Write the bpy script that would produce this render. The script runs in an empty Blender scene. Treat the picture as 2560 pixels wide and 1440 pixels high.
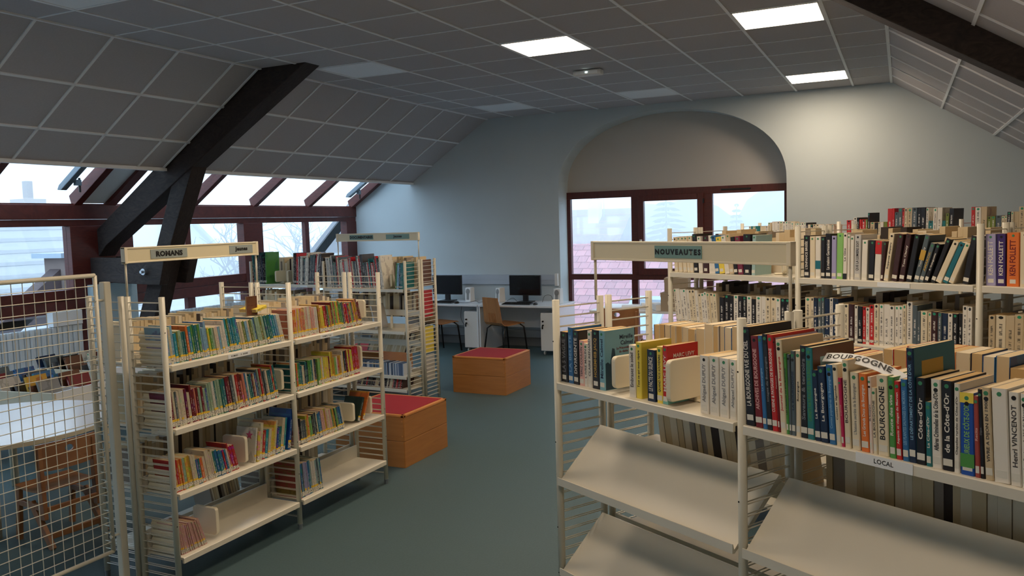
import bpy, bmesh, math, random
from mathutils import Vector, Matrix
R_ = math.radians
scene = bpy.context.scene
COL = scene.collection

# ------------------------------------------------------------ camera, world, exposure
def setup_camera():
    yaw, pitch, roll, f = 0.4458679, 0.0793088, -0.0290939, 2044.7
    cy, sy, cp, sp = math.cos(yaw), math.sin(yaw), math.cos(pitch), math.sin(pitch)
    fw = Vector((-sy*cp, cy*cp, -sp)); r = Vector((cy, sy, 0)); u = r.cross(fw)
    c, s = math.cos(roll), math.sin(roll)
    right = r*c + u*s; up = -r*s + u*c
    cam = bpy.data.cameras.new('camera'); o = bpy.data.objects.new('camera', cam); COL.objects.link(o)
    m = Matrix((right, up, -fw)).transposed().to_4x4(); m.translation = Vector((0, 0, 1.85))
    o.matrix_world = m
    cam.sensor_width = 36; cam.lens = f/2560*36; cam.clip_start = 0.05; cam.clip_end = 300
    scene.camera = o
setup_camera()
w = bpy.data.worlds.new('overcast'); scene.world = w; w.use_nodes = True
bg = w.node_tree.nodes['Background']; bg.inputs[0].default_value = (0.61, 0.81, 1.0, 1); bg.inputs[1].default_value = 1.0
scene.view_settings.view_transform = 'Standard'; scene.view_settings.look = 'None'
scene.view_settings.exposure = 1.95; scene.view_settings.gamma = 1; scene.view_settings.use_curve_mapping = False
scene.cycles.volume_bounces = 3
LAMP = 7.0
LAMP_COL = (1.0, 0.79, 0.57)
HAZE = 0.036

# ------------------------------------------------------------ colours and materials
def lin(c):
    c = c/255.0
    return c/12.92 if c <= 0.04045 else ((c+0.055)/1.055)**2.4
def rgb(r, g, b): return (lin(r), lin(g), lin(b), 1)
PAL = {
 'black': rgb(28,27,32), 'white': rgb(232,226,214), 'cream': rgb(228,214,184), 'grey': rgb(130,130,130), 'blue': rgb(50,110,165),
 'lightblue': rgb(140,185,215), 'skyblue': rgb(125,175,190), 'navy': rgb(24,42,72), 'pink': rgb(230,180,170), 'gold': rgb(200,160,60),
 'yellow': rgb(238,214,80), 'red': rgb(195,38,36), 'darkred': rgb(120,25,32), 'green': rgb(80,150,70), 'slate': rgb(85,98,105),
 'teal': rgb(40,120,125), 'magenta': rgb(190,35,85), 'orange': rgb(228,120,48), 'pinkwhite': rgb(236,215,205), 'royal': rgb(28,80,170),
 'brickred': rgb(165,72,62), 'beige': rgb(205,185,150), 'lilac': rgb(165,160,200), 'lightgreen': rgb(140,195,105), 'palegrey': rgb(196,194,190),
 'darkbrown': rgb(62,32,32), 'tealblue': rgb(30,110,125), 'purple': rgb(60,38,105), 'magentadark': rgb(120,40,65), 'paleteal': rgb(160,190,190),
 'darkgrey': rgb(70,66,66), 'palegreen': rgb(165,195,165), 'turquoise': rgb(40,150,175), 'mustard': rgb(205,160,50), 'olive': rgb(120,135,60), 'brown': rgb(110,72,50),
 'kraft': rgb(190,150,95), 'salmon': rgb(225,140,115)}
CNAME = {'skyblue':'sky-blue','lightblue':'light blue','pinkwhite':'pinkish white','royal':'royal blue','brickred':'brick-red','lightgreen':'light green',
 'palegrey':'pale grey','darkbrown':'dark brown','tealblue':'teal-blue','magentadark':'wine-red','paleteal':'pale teal','darkgrey':'dark grey','palegreen':'pale green','darkred':'dark red'}
def cname(c): return CNAME.get(c, c)
MATS = {}
def pmat(name, col, rough=0.5, metal=0.0, spec=0.5, noise=None, bump=None, alpha=None):
    """noise=(scale, amount) mottles the colour; bump=(scale, strength)"""
    m = bpy.data.materials.new(name); m.use_nodes = True
    nt = m.node_tree; b = nt.nodes['Principled BSDF']
    b.inputs['Base Color'].default_value = col; b.inputs['Roughness'].default_value = rough
    b.inputs['Metallic'].default_value = metal; b.inputs['Specular IOR Level'].default_value = spec
    tc = None
    if noise or bump:
        tc = nt.nodes.new('ShaderNodeTexCoord')
    if noise:
        n = nt.nodes.new('ShaderNodeTexNoise'); n.inputs['Scale'].default_value = noise[0]; n.inputs['Detail'].default_value = 4
        nt.links.new(tc.outputs['Object'], n.inputs['Vector'])
        mr = nt.nodes.new('ShaderNodeMapRange'); mr.inputs['From Min'].default_value = 0.3; mr.inputs['From Max'].default_value = 0.7
        mr.inputs['To Min'].default_value = 1-noise[1]; mr.inputs['To Max'].default_value = 1+noise[1]
        nt.links.new(n.outputs['Fac'], mr.inputs['Value'])
        mx = nt.nodes.new('ShaderNodeVectorMath'); mx.operation = 'SCALE'; mx.inputs[0].default_value = col[:3]
        nt.links.new(mr.outputs[0], mx.inputs['Scale']); nt.links.new(mx.outputs[0], b.inputs['Base Color'])
    if bump:
        n = nt.nodes.new('ShaderNodeTexNoise'); n.inputs['Scale'].default_value = bump[0]; n.inputs['Detail'].default_value = 3
        nt.links.new(tc.outputs['Object'], n.inputs['Vector'])
        bp = nt.nodes.new('ShaderNodeBump'); bp.inputs['Strength'].default_value = bump[1]; bp.inputs['Distance'].default_value = 0.01
        nt.links.new(n.outputs['Fac'], bp.inputs['Height']); nt.links.new(bp.outputs[0], b.inputs['Normal'])
    MATS[name] = m
    return m
def woodmat(name, c1, c2, scale=(1, 1, 12), rough=0.5, dist=2.0, bump=0.1):
    m = bpy.data.materials.new(name); m.use_nodes = True; nt = m.node_tree; b = nt.nodes['Principled BSDF']
    tc = nt.nodes.new('ShaderNodeTexCoord'); mp = nt.nodes.new('ShaderNodeMapping'); mp.inputs['Scale'].default_value = scale
    n = nt.nodes.new('ShaderNodeTexNoise'); n.inputs['Scale'].default_value = 3; n.inputs['Detail'].default_value = 6; n.inputs['Distortion'].default_value = dist
    cr = nt.nodes.new('ShaderNodeValToRGB'); cr.color_ramp.elements[0].color = c1; cr.color_ramp.elements[1].color = c2
    cr.color_ramp.elements[0].position = 0.3; cr.color_ramp.elements[1].position = 0.7
    nt.links.new(tc.outputs['Object'], mp.inputs[0]); nt.links.new(mp.outputs[0], n.inputs['Vector'])
    nt.links.new(n.outputs['Fac'], cr.inputs[0]); nt.links.new(cr.outputs[0], b.inputs['Base Color'])
    bp = nt.nodes.new('ShaderNodeBump'); bp.inputs['Strength'].default_value = bump; bp.inputs['Distance'].default_value = 0.01
    nt.links.new(n.outputs['Fac'], bp.inputs['Height']); nt.links.new(bp.outputs[0], b.inputs['Normal'])
    b.inputs['Roughness'].default_value = rough
    return m
def book_cover_mat(name, style):
    """flat printed cover: ground colour from the object, printed title specks and label on the spine (generated space: x thickness, y depth, z height)"""
    m = bpy.data.materials.new(name); m.use_nodes = True; nt = m.node_tree; L = nt.links.new; N = nt.nodes.new
    b = nt.nodes['Principled BSDF']; b.inputs['Roughness'].default_value = 0.38
    oi = N('ShaderNodeObjectInfo'); tc = N('ShaderNodeTexCoord'); sep = N('ShaderNodeSeparateXYZ'); L(tc.outputs['Generated'], sep.inputs[0])
    def mth(op, a, bb=None, c=None):
        n = N('ShaderNodeMath'); n.operation = op
        for i, v in enumerate((a, bb, c)):
            if v is None: continue
            if isinstance(v, (int, float)): n.inputs[i].default_value = v
            else: L(v, n.inputs[i])
        return n.outputs[0]
    def mix(f, a, bb):
        n = N('ShaderNodeMix'); n.data_type = 'RGBA'
        if isinstance(f, (int, float)): n.inputs[0].default_value = f
        else: L(f, n.inputs[0])
        for i, v in ((6, a), (7, bb)):
            if isinstance(v, tuple): n.inputs[i].default_value = v
            else: L(v, n.inputs[i])
        return n.outputs[2]
    x, y, z = sep.outputs; rnd = oi.outputs['Random']
    spine = mth('LESS_THAN', y, 0.03)
    # luminance of ground colour -> ink colour
    rl = N('ShaderNodeRGBToBW'); L(oi.outputs['Color'], rl.inputs[0])
    dark = mth('LESS_THAN', rl.outputs[0], 0.22)
    ink = mix(dark, (0.03, 0.03, 0.035, 1), (0.75, 0.72, 0.66, 1))
    # title specks
    cmb = N('ShaderNodeCombineXYZ'); L(mth('MULTIPLY', x, 1.6), cmb.inputs[0]); L(mth('MULTIPLY', z, 52.0), cmb.inputs[2]); L(mth('MULTIPLY', rnd, 37.0), cmb.inputs[1])
    n1 = N('ShaderNodeTexNoise'); n1.inputs['Scale'].default_value = 1.0; n1.inputs['Detail'].default_value = 1; L(cmb.outputs[0], n1.inputs['Vector'])
    sp1 = mth('GREATER_THAN', n1.outputs['Fac'], 0.47)
    inx = mth('MULTIPLY', mth('GREATER_THAN', x, 0.34), mth('LESS_THAN', x, 0.66))
    z0 = mth('ADD', 0.16, mth('MULTIPLY', rnd, 0.12)); r2 = mth('FRACT', mth('MULTIPLY', rnd, 7.31))
    inz = mth('MULTIPLY', mth('GREATER_THAN', z, z0), mth('LESS_THAN', z, mth('ADD', 0.62, mth('MULTIPLY', r2, 0.3))))
    gap = mth('GREATER_THAN', mth('ABSOLUTE', mth('SUBTRACT', z, mth('ADD', 0.42, mth('MULTIPLY', r2, 0.15)))), 0.03)
    title = mth('MULTIPLY', mth('MULTIPLY', sp1, inx), mth('MULTIPLY', inz, gap))
    title = mth('MULTIPLY', title, 0.42 if style == 'kids' else 0.75)
    base = oi.outputs['Color']
    if style == 'kids':
        # printed bands of other colours along the spine
        hsv = N('ShaderNodeHueSaturation'); L(base, hsv.inputs['Color']); L(mth('ADD', 0.25, mth('MULTIPLY', r2, 0.5)), hsv.inputs['Hue']); hsv.inputs['Value'].default_value = 1.1
        c2 = N('ShaderNodeCombineXYZ'); L(mth('MULTIPLY', x, 0.8), c2.inputs[0]); L(mth('MULTIPLY', z, 6.0), c2.inputs[2]); L(mth('MULTIPLY', rnd, 91.0), c2.inputs[1])
        n2 = N('ShaderNodeTexNoise'); n2.inputs['Scale'].default_value = 1.0; n2.inputs['Detail'].default_value = 2; L(c2.outputs[0], n2.inputs['Vector'])
        bands = mth('GREATER_THAN', n2.outputs['Fac'], 0.56)
        base = mix(mth('MULTIPLY', bands, 0.5), base, hsv.outputs[0])
    col = mix(mth('MULTIPLY', title, spine), base, ink)
    # label near the foot with a dark shelf mark
    lab0 = 0.035 if style == 'kids' else 0.05; lab1 = 0.17 if style == 'kids' else 0.12
    inl = mth('MULTIPLY', mth('GREATER_THAN', z, lab0), mth('LESS_THAN', z, lab1))
    labx = mth('MULTIPLY', mth('GREATER_THAN', x, 0.08), mth('LESS_THAN', x, 0.92)) if style != 'kids' else 1.0
    isl = mth('MULTIPLY', mth('MULTIPLY', inl, labx), spine)
    c3 = N('ShaderNodeCombineXYZ'); L(mth('MULTIPLY', x, 3.0), c3.inputs[0]); L(mth('MULTIPLY', z, 110.0), c3.inputs[2]); L(mth('MULTIPLY', rnd, 53.0), c3.inputs[1])
    n3 = N('ShaderNodeTexNoise'); n3.inputs['Scale'].default_value = 1.0; n3.inputs['Detail'].default_value = 1; L(c3.outputs[0], n3.inputs['Vector'])
    mark = mth('GREATER_THAN', n3.outputs['Fac'], 0.55)
    labc = mix(mark, (0.72, 0.69, 0.6, 1), (0.05, 0.05, 0.05, 1))
    col = mix(isl, col, labc)
    if style == 'kids':
        yl = mth('MULTIPLY', mth('MULTIPLY', mth('GREATER_THAN', z, 0.17), mth('LESS_THAN', z, 0.23)), spine)
        yl = mth('MULTIPLY', yl, mth('GREATER_THAN', r2, 0.3))
        col = mix(yl, col, (0.80, 0.52, 0.04, 1))
    else:
        # round classification dot near the head of the spine
        dz = mth('MULTIPLY', mth('SUBTRACT', z, 0.945), 8.0); dx = mth('MULTIPLY', mth('SUBTRACT', x, 0.5), 1.1)
        dd = mth('ADD', mth('MULTIPLY', dz, dz), mth('MULTIPLY', dx, dx))
        dot = mth('MULTIPLY', mth('MULTIPLY', mth('LESS_THAN', dd, 0.07), spine), mth('GREATER_THAN', r2, 0.25))
        dc = mix(mth('GREATER_THAN', rnd, 0.5), (0.01, 0.015, 0.015, 1), (0.02, 0.30, 0.16, 1))
        col = mix(dot, col, dc)
    # cover art on the boards
    n4 = N('ShaderNodeTexNoise'); n4.inputs['Scale'].default_value = 3.5; n4.inputs['Detail'].default_value = 3; n4.noise_dimensions = '4D'
    L(tc.outputs['Generated'], n4.inputs['Vector']); L(mth('MULTIPLY', rnd, 80.0), n4.inputs['W'])
    art = mth('MULTIPLY', mth('GREATER_THAN', n4.outputs['Fac'], 0.56), mth('SUBTRACT', 1.0, spine))
    h2 = N('ShaderNodeHueSaturation'); L(oi.outputs['Color'], h2.inputs['Color']); h2.inputs['Value'].default_value = 0.55; L(mth('ADD', 0.4, mth('MULTIPLY', r2, 0.2)), h2.inputs['Hue'])
    col = mix(mth('MULTIPLY', art, 0.6), col, h2.outputs[0])
    L(col, b.inputs['Base Color'])
    return m
M_COV = book_cover_mat('novel_cover', 'novel'); M_KID = book_cover_mat('kids_cover', 'kids')
def objcol_mat(name, rough=0.45):
    m = bpy.data.materials.new(name); m.use_nodes = True; nt = m.node_tree
    oi = nt.nodes.new('ShaderNodeObjectInfo'); nt.links.new(oi.outputs['Color'], nt.nodes['Principled BSDF'].inputs['Base Color'])
    nt.nodes['Principled BSDF'].inputs['Roughness'].default_value = rough
    return m
M_PLAIN = objcol_mat('plain_print')
def paper_mat():
    m = bpy.data.materials.new('page_edges'); m.use_nodes = True; nt = m.node_tree; b = nt.nodes['Principled BSDF']; b.inputs['Roughness'].default_value = 0.85
    oi = nt.nodes.new('ShaderNodeObjectInfo'); cr = nt.nodes.new('ShaderNodeValToRGB')
    cr.color_ramp.elements[0].color = rgb(205,165,105); cr.color_ramp.elements[1].color = rgb(238,226,200)
    e = cr.color_ramp.elements.new(0.5); e.color = rgb(224,196,146)
    nt.links.new(oi.outputs['Random'], cr.inputs[0]); nt.links.new(cr.outputs[0], b.inputs['Base Color'])
    return m
M_PAGE = paper_mat()
M_CREAM = pmat('cream_metal', rgb(208,204,188), 0.38, 0.0, 0.5)
M_SHELF = pmat('cream_shelf', rgb(222,216,200), 0.35, noise=(3, 0.03))
M_PLAST = pmat('cream_plastic', rgb(232,222,196), 0.4)
M_RUNG = pmat('rung_wire', rgb(205,200,185), 0.3, 0.1)
M_BLACK = pmat('black_plastic', rgb(18,18,20), 0.35)
M_HOLE = pmat('dark_hole', rgb(10,10,10), 0.8)
M_WHITE = pmat('white_laminate', rgb(232,236,240), 0.22, noise=(4, 0.01))
M_WPL = pmat('white_plastic', rgb(225,225,222), 0.4)
M_GREYPL = pmat('grey_mesh_plastic', rgb(140,140,138), 0.6)
M_WALL = pmat('pale_blue_paint', rgb(193,203,206), 0.75, noise=(2, 0.015), bump=(160, 0.03))
M_NICHE = pmat('grey_paint', rgb(190,186,180), 0.8)
M_TILE = pmat('ceiling_tile_fibre', rgb(180,176,178), 0.9, noise=(60, 0.03))
M_GRID = pmat('white_grid_metal', rgb(236,238,240), 0.6)
M_FLOOR = pmat('teal_linoleum', rgb(70,92,96), 0.55, noise=(90, 0.10), bump=(200, 0.03))
M_FRAME = woodmat('dark_red_stained_wood', rgb(70,24,20), rgb(92,36,28), (2, 2, 14), 0.45)
M_FRAME2 = woodmat('dark_red_stained_wood_rail', rgb(70,24,20), rgb(92,36,28), (14, 2, 2), 0.45)
M_TIMBER = woodmat('old_dark_timber', rgb(22,15,14), rgb(54,42,38), (2, 10, 4), 0.75, 3.0, 0.5)
M_ORANGE = woodmat('beech_board', rgb(166,108,52), rgb(182,122,62), (1, 1, 9), 0.4, 0.6, 0.03)
M_EDGE = woodmat('beech_edge', rgb(200,128,62), rgb(215,145,80), (1, 1, 9), 0.4, 0.6, 0.03)
M_PLY = woodmat('beech_ply', rgb(160,105,58), rgb(182,124,72), (8, 1, 1), 0.42, 0.8, 0.03)
M_CHAIRW = woodmat('varnished_beech', rgb(132,86,52), rgb(154,106,68), (2, 8, 2), 0.35, 0.8, 0.03)
M_RED = pmat('red_carpet', rgb(150,22,34), 0.95, noise=(150, 0.12), bump=(300, 0.2))
M_STEEL = pmat('bolt_steel', rgb(190,195,200), 0.3, 0.9)
M_RAD = pmat('radiator_enamel', rgb(215,225,232), 0.35)
M_SIGN = pmat('sign_cream', rgb(222,212,180), 0.4)
M_PLAQ = pmat('grey_plaque', rgb(150,160,158), 0.5)
M_PLAQ2 = pmat('teal_plaque', rgb(120,155,148), 0.5)
M_INK = pmat('black_ink', rgb(14,14,16), 0.5)
M_CARD = pmat('brown_cardboard', rgb(165,150,130), 0.85, noise=(6, 0.05))
M_PAPER = pmat('white_paper', rgb(235,238,240), 0.7)
M_BINBOX = pmat('bin_laminate', rgb(205,195,170), 0.5)
M_GREYMET = pmat('grey_aluminium', rgb(120,130,138), 0.4, 0.4)
M_DIFF_OFF = pmat('lamp_diffuser_off', rgb(240,244,248), 0.5)
def emis(name, col, s):
    m = bpy.data.materials.new(name); m.use_nodes = True; nt = m.node_tree; b = nt.nodes['Principled BSDF']
    b.inputs['Base Color'].default_value = (0.8, 0.8, 0.8, 1); b.inputs['Emission Color'].default_value = (*col, 1); b.inputs['Emission Strength'].default_value = s
    return m
M_LAMP = emis('lamp_diffuser_lit', LAMP_COL, LAMP)
M_LED = emis('led_spot', (0.8, 1, 0.9), 3)
def glassmat():
    m = bpy.data.materials.new('window_glass'); m.use_nodes = True; nt = m.node_tree
    for n in list(nt.nodes): nt.nodes.remove(n)
    o = nt.nodes.new('ShaderNodeOutputMaterial'); t = nt.nodes.new('ShaderNodeBsdfTransparent'); g = nt.nodes.new('ShaderNodeBsdfGlossy'); g.inputs['Roughness'].default_value = 0.03
    t.inputs[0].default_value = (0.97, 0.985, 1.0, 1)
    mx = nt.nodes.new('ShaderNodeMixShader'); mx.inputs[0].default_value = 0.05
    nt.links.new(t.outputs[0], mx.inputs[1]); nt.links.new(g.outputs[0], mx.inputs[2]); nt.links.new(mx.outputs[0], o.inputs[0])
    return m
M_GLASS = glassmat()

# ------------------------------------------------------------ mesh helpers
class MB:
    def __init__(s): s.v = []; s.f = []; s.m = []
    def add(s, vs, fs, mi=0):
        n = len(s.v); s.v += [tuple(v) for v in vs]; s.f += [tuple(i+n for i in f) for f in fs]; s.m += [mi]*len(fs)
        return s
    def box(s, x0, x1, y0, y1, z0, z1, mi=0):
        return s.add([(x0,y0,z0),(x1,y0,z0),(x1,y1,z0),(x0,y1,z0),(x0,y0,z1),(x1,y0,z1),(x1,y1,z1),(x0,y1,z1)],
                     [(3,2,1,0),(4,5,6,7),(0,1,5,4),(1,2,6,5),(2,3,7,6),(3,0,4,7)], mi)
    def tube(s, a, b, r, n=8, mi=0, r2=None):
        a = Vector(a); b = Vector(b); d = (b-a).normalized(); r2 = r if r2 is None else r2
        t = Vector((0,0,1)) if abs(d.z) < 0.9 else Vector((1,0,0)); u = d.cross(t).normalized(); v = d.cross(u)
        vs = [a+(u*math.cos(2*math.pi*i/n)+v*math.sin(2*math.pi*i/n))*r for i in range(n)]+[b+(u*math.cos(2*math.pi*i/n)+v*math.sin(2*math.pi*i/n))*r2 for i in range(n)]
        fs = [(i, i+n, (i+1)%n+n, (i+1)%n) for i in range(n)]+[tuple(range(n)), tuple(reversed(range(n, 2*n)))]
        return s.add(vs, fs, mi)
    def path(s, pts, r, n=6, mi=0):
        """one continuous tube along a polyline"""
        pts = [Vector(p) for p in pts]; rings = []
        prev = None
        for i, p in enumerate(pts):
            d = (pts[min(i+1, len(pts)-1)]-pts[max(i-1, 0)]).normalized()
            if prev is None:
                t = Vector((0,0,1)) if abs(d.z) < 0.9 else Vector((1,0,0)); u = d.cross(t).normalized()
            else: u = (prev-d*prev.dot(d)).normalized()
            prev = u; v = d.cross(u)
            rings.append([p+(u*math.cos(2*math.pi*k/n)+v*math.sin(2*math.pi*k/n))*r for k in range(n)])
        vs = [q for rg in rings for q in rg]; fs = []
        for i in range(len(pts)-1):
            for k in range(n): fs.append((i*n+k, (i+1)*n+k, (i+1)*n+(k+1)%n, i*n+(k+1)%n))
        fs += [tuple(range(n)), tuple(reversed(range((len(pts)-1)*n, len(pts)*n)))]
        return s.add(vs, fs, mi)
    def prism(s, poly, axis, a, b, mi=0):
        """extrude a 2-D polygon along an axis ('x': poly=(y,z), 'y': poly=(x,z), 'z': poly=(x,y))"""
        def P(p, t): return {'x': (t, p[0], p[1]), 'y': (p[0], t, p[1]), 'z': (p[0], p[1], t)}[axis]
        n = len(poly); vs = [P(p, a) for p in poly]+[P(p, b) for p in poly]
        fs = [tuple(range(n)), tuple(reversed(range(n, 2*n)))]+[(i, i+n, (i+1)%n+n, (i+1)%n) for i in range(n)]
        return s.add(vs, fs, mi)
    def data(s, name, mats):
        me = bpy.data.meshes.new(name); me.from_pydata(s.v, [], s.f)
        for m in (mats if isinstance(mats, (list, tuple)) else [mats]): me.materials.append(m)
        if any(s.m): me.polygons.foreach_set('material_index', s.m)
        bm = bmesh.new(); bm.from_mesh(me); bmesh.ops.recalc_face_normals(bm, faces=bm.faces); bm.to_mesh(me); bm.free()
        return me
    def build(s, name, mats, parent=None, loc=None, smooth=False, bevel=0):
        me = s.data(name, mats)
        if smooth: me.polygons.foreach_set('use_smooth', [True]*len(me.polygons))
        o = link(name, me, parent, loc)
        if bevel:
            md = o.modifiers.new('bevel', 'BEVEL'); md.width = bevel; md.segments = 2; md.limit_method = 'ANGLE'
        return o
def link(name, data, parent=None, loc=None):
    o = bpy.data.objects.new(name, data); COL.objects.link(o)
    if parent: o.parent = parent
    if loc is not None: o.location = loc
    return o
def tag(o, label=None, cat=None, group=None, kind=None):
    if label: o['label'] = label
    if cat: o['category'] = cat
    if group: o['group'] = group
    if kind: o['kind'] = kind
    return o
def thing(name, label, cat, loc=(0,0,0), rz=0.0, group=None):
    o = bpy.data.objects.new(name, None); COL.objects.link(o); o.empty_display_size = 0.1
    o.location = loc; o.rotation_euler = (0, 0, rz)
    return tag(o, label, cat, group)
def struct(name, mb, mat, parent=None, **k):
    o = mb.build(name, mat, parent, **k)
    if not parent: o['kind'] = 'structure'
    return o
def copytree(o, parent=None):
    c = o.copy(); COL.objects.link(c); c.parent = parent
    for ch in list(o.children): copytree(ch, c)
    return c
def text_mesh(txt, size, bold=0.0, xs=1.0, depth=0.0006, align='CENTER', spacing=1.0):
    cu = bpy.data.curves.new('t', 'FONT'); cu.body = txt; cu.size = size; cu.offset = bold; cu.extrude = depth
    cu.align_x = align; cu.align_y = 'CENTER'; cu.space_character = spacing; cu.resolution_u = 2
    o = bpy.data.objects.new('t', cu); COL.objects.link(o)
    dg = bpy.context.evaluated_depsgraph_get(); dg.update()
    me = bpy.data.meshes.new_from_object(o.evaluated_get(dg)); bpy.data.objects.remove(o); bpy.data.curves.remove(cu)
    me.transform(Matrix.Diagonal((xs, 1, 1, 1)))
    return me
def ordn(n):
    return '%d%s' % (n, 'th' if 10 <= n % 100 <= 20 else {1: 'st', 2: 'nd', 3: 'rd'}.get(n % 10, 'th'))
class Fr:
    """a local frame on the floor: x along a row, y away from its face"""
    def __init__(s, P, deg):
        s.P = Vector((P[0], P[1], 0)); s.a = R_(deg); s.x = Vector((math.cos(s.a), math.sin(s.a), 0)); s.y = Vector((-math.sin(s.a), math.cos(s.a), 0))
    def w(s, x, y, z): return s.P+s.x*x+s.y*y+Vector((0, 0, z))
rng = random.Random(7)
# ------------------------------------------------------------ room shell
YW = 11.14; HC = 3.42; XL = -8.15; XCL = -5.66; XCR = -0.13; SL = 0.652; XR = 2.35
YB = -2.6
ang = math.atan(SL); ca, sa = math.cos(ang), math.sin(ang)
struct('floor', MB().box(XL-0.15, XR+0.15, YB, 11.55, -0.12, 0), M_FLOOR)
def arch_pts():
    cx, a, z0, b = -2.94, 1.59, 2.30, 1.04
    return [(cx-a*math.cos(math.pi*i/36), z0+b*abs(math.sin(math.pi*i/36))**0.86) for i in range(37)]
ap = arch_pts()
we = MB()
outline_l = [(XL-0.15, -0.12), (-4.53, -0.12)]+ap[:19]+[(ap[18][0], 3.75), (-6.3, 3.75), (XL-0.15, 2.20)]
outline_r = [(ap[18][0], 3.75)]+ap[18:]+[(-1.35, -0.12), (XR+0.15, -0.12), (XR+0.15, 2.0), (0.0, 3.75)]
we.prism(outline_l, 'y', YW, YW+0.38); we.prism(outline_r, 'y', YW, YW+0.38)
wall_end = struct('wall_end', we, M_WALL)
ip = [(-4.60, 2.27), (-1.30, 2.27)]+[(x+(0.03 if x > -2.94 else -0.03), z+0.03) for x, z in reversed(ap)]
struct('wall_arch_infill', MB().prism(ip, 'y', 11.50, 11.56), M_NICHE)
struct('wall_left', MB().box(XL-0.12, XL, YB, YW, 0, 0.45), M_WALL)
struct('wall_right', MB().box(XR, XR+0.15, YB, YW, 0, 2.2), M_WALL)
struct('wall_near', MB().box(XL-0.15, XR+0.15, YB-0.15, YB, 0, 3.8), M_WALL)
# dado trunking and baseboard on the end wall
tr = MB().box(-7.9, -4.58, YW-0.05, YW, 0.93, 1.075); tr.box(-7.9, -4.58, YW-0.055, YW-0.045, 0.996, 1.0)
struct('trim_1', tr, pmat('pale_trunking', rgb(176,186,198), 0.5)); struct('trim_2', MB().box(-4.60, -4.555, YW-0.056, YW, 0.91, 1.09), M_WPL)
bb = MB().box(-8.1, -4.55, YW-0.03, YW, 0.0, 0.12)
bb.box(-1.33, XR, YW-0.03, YW, 0.0, 0.12)
struct('baseboard_end', bb, pmat('grey_baseboard', rgb(120,124,128), 0.6))
# heating pipe trunk under the desks
struct('trim_3', MB().box(-8.1, -4.55, YW-0.06, YW, 0.13, 0.24), pmat('grey_trunk', rgb(150,158,165), 0.5))

# ceiling: backing, tiles, bars
ceil = struct('ceiling', MB().box(XCL-0.02, XCR+0.02, YB, YW+0.3, HC+0.03, HC+0.12), M_TILE)
rightlen = (XR-XCR)/ca
XLB = -7.03
def slope_backing(name, xa, xb, side):
    def zc(x): return HC+SL*(x-XCL) if side < 0 else HC-SL*(x-XCR)
    poly = [(xa, zc(xa)+0.03), (xb, zc(xb)+0.03), (xb, zc(xb)+0.14), (xa, zc(xa)+0.14)]
    return struct(name, MB().prism(poly, 'y', YB, YW+0.05), M_TILE)
ceil_l = slope_backing('ceiling_left', XLB, XCL, -1); ceil_r = slope_backing('ceiling_right', XCR, XR+0.1, 1)
# fascia closing the slope towards the skylight
struct('trim_4', MB().box(XLB-0.03, XLB, YB, YW, 2.515, 3.02), M_WALL)
struct('trim_5', MB().box(XLB-0.035, XLB+0.03, YB, YW, 2.500, 2.530), M_GRID)
ylines = [11.15-0.65*k for k in range(22)]
xlines = [-0.56-0.667*k for k in range(8)]
tile_me = {}
def tile_mesh(lx, ly):
    k = (round(lx, 3), round(ly, 3))
    if k not in tile_me:
        g = 0.006
        tile_me[k] = MB().add([(g,g,0.004),(lx-g,g,0.004),(lx-g,ly-g,0.004),(g,ly-g,0.004),(g,g,0.022),(lx-g,g,0.022),(lx-g,ly-g,0.022),(g,ly-g,0.022)],
            [(3,2,1,0),(4,5,6,7),(0,1,5,4),(1,2,6,5),(2,3,7,6),(3,0,4,7)]).data('ceiling_tile', M_TILE)
    return tile_me[k]
LAMPS_ON = [(0, 6), (3, 6), (0, 1), (0, 11), (3, 11), (0, 15)]
LAMPS_OFF = [(3, 1), (6, 1), (6, 6), (6, 11)]
# column c spans xlines[c+1]..xlines[c] ; row r spans ylines[r+1]..ylines[r]
def lampobj(c, r, on):
    x0, x1 = xlines[c+1], xlines[c]; y0, y1 = ylines[r+1], ylines[r]
    side = {0: 'right', 3: 'middle', 6: 'left'}[c]; row = {1: 'end-wall', 6: 'second', 11: 'third', 15: 'fourth'}[r]
    t = thing('ceiling_light', '%s square LED panel in the %s column, %s row of the ceiling' % ('lit' if on else 'unlit', side, row), 'light', ((x0+x1)/2, (y0+y1)/2, HC), 0, 'ceiling panels')
    hx, hy = (x1-x0)/2-0.012, (y1-y0)/2-0.012
    f = MB()
    f.box(-hx, hx, -hy, -hy+0.012, -0.004, 0.02); f.box(-hx, hx, hy-0.012, hy, -0.004, 0.02); f.box(-hx, -hx+0.012, -hy, hy, -0.004, 0.02); f.box(hx-0.012, hx, -hy, hy, -0.004, 0.02)
    f.build('frame', M_GRID, t)
    MB().box(-hx+0.012, hx-0.012, -hy+0.012, hy-0.012, 0.0, 0.012).build('diffuser', M_LAMP if on else M_DIFF_OFF, t)
bounds = [XCR]+xlines+[XCL]
for ci in range(len(bounds)-1):
    xa, xb = bounds[ci+1], bounds[ci]
    for r in range(len(ylines)-1):
        if (ci-1, r) in LAMPS_ON: lampobj(ci-1, r, True); continue
        if (ci-1, r) in LAMPS_OFF: lampobj(ci-1, r, False); continue
        link('ceiling_tile', tile_mesh(xb-xa, 0.65), ceil, (xa, ylines[r+1], HC))
for x in xlines: MB().box(x-0.012, x+0.012, YB, YW, HC-0.003, HC+0.03).build('grid_bar', M_GRID, ceil)
for y in ylines[1:]: MB().box(XCL, XCR, y-0.007, y+0.007, HC-0.001, HC+0.03).build('grid_bar', M_GRID, ceil)
for x in (XCL, XCR): MB().box(x-0.014, x+0.014, YB, YW, HC-0.010, HC+0.03).build('corner_bar', M_GRID, ceil)
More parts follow.
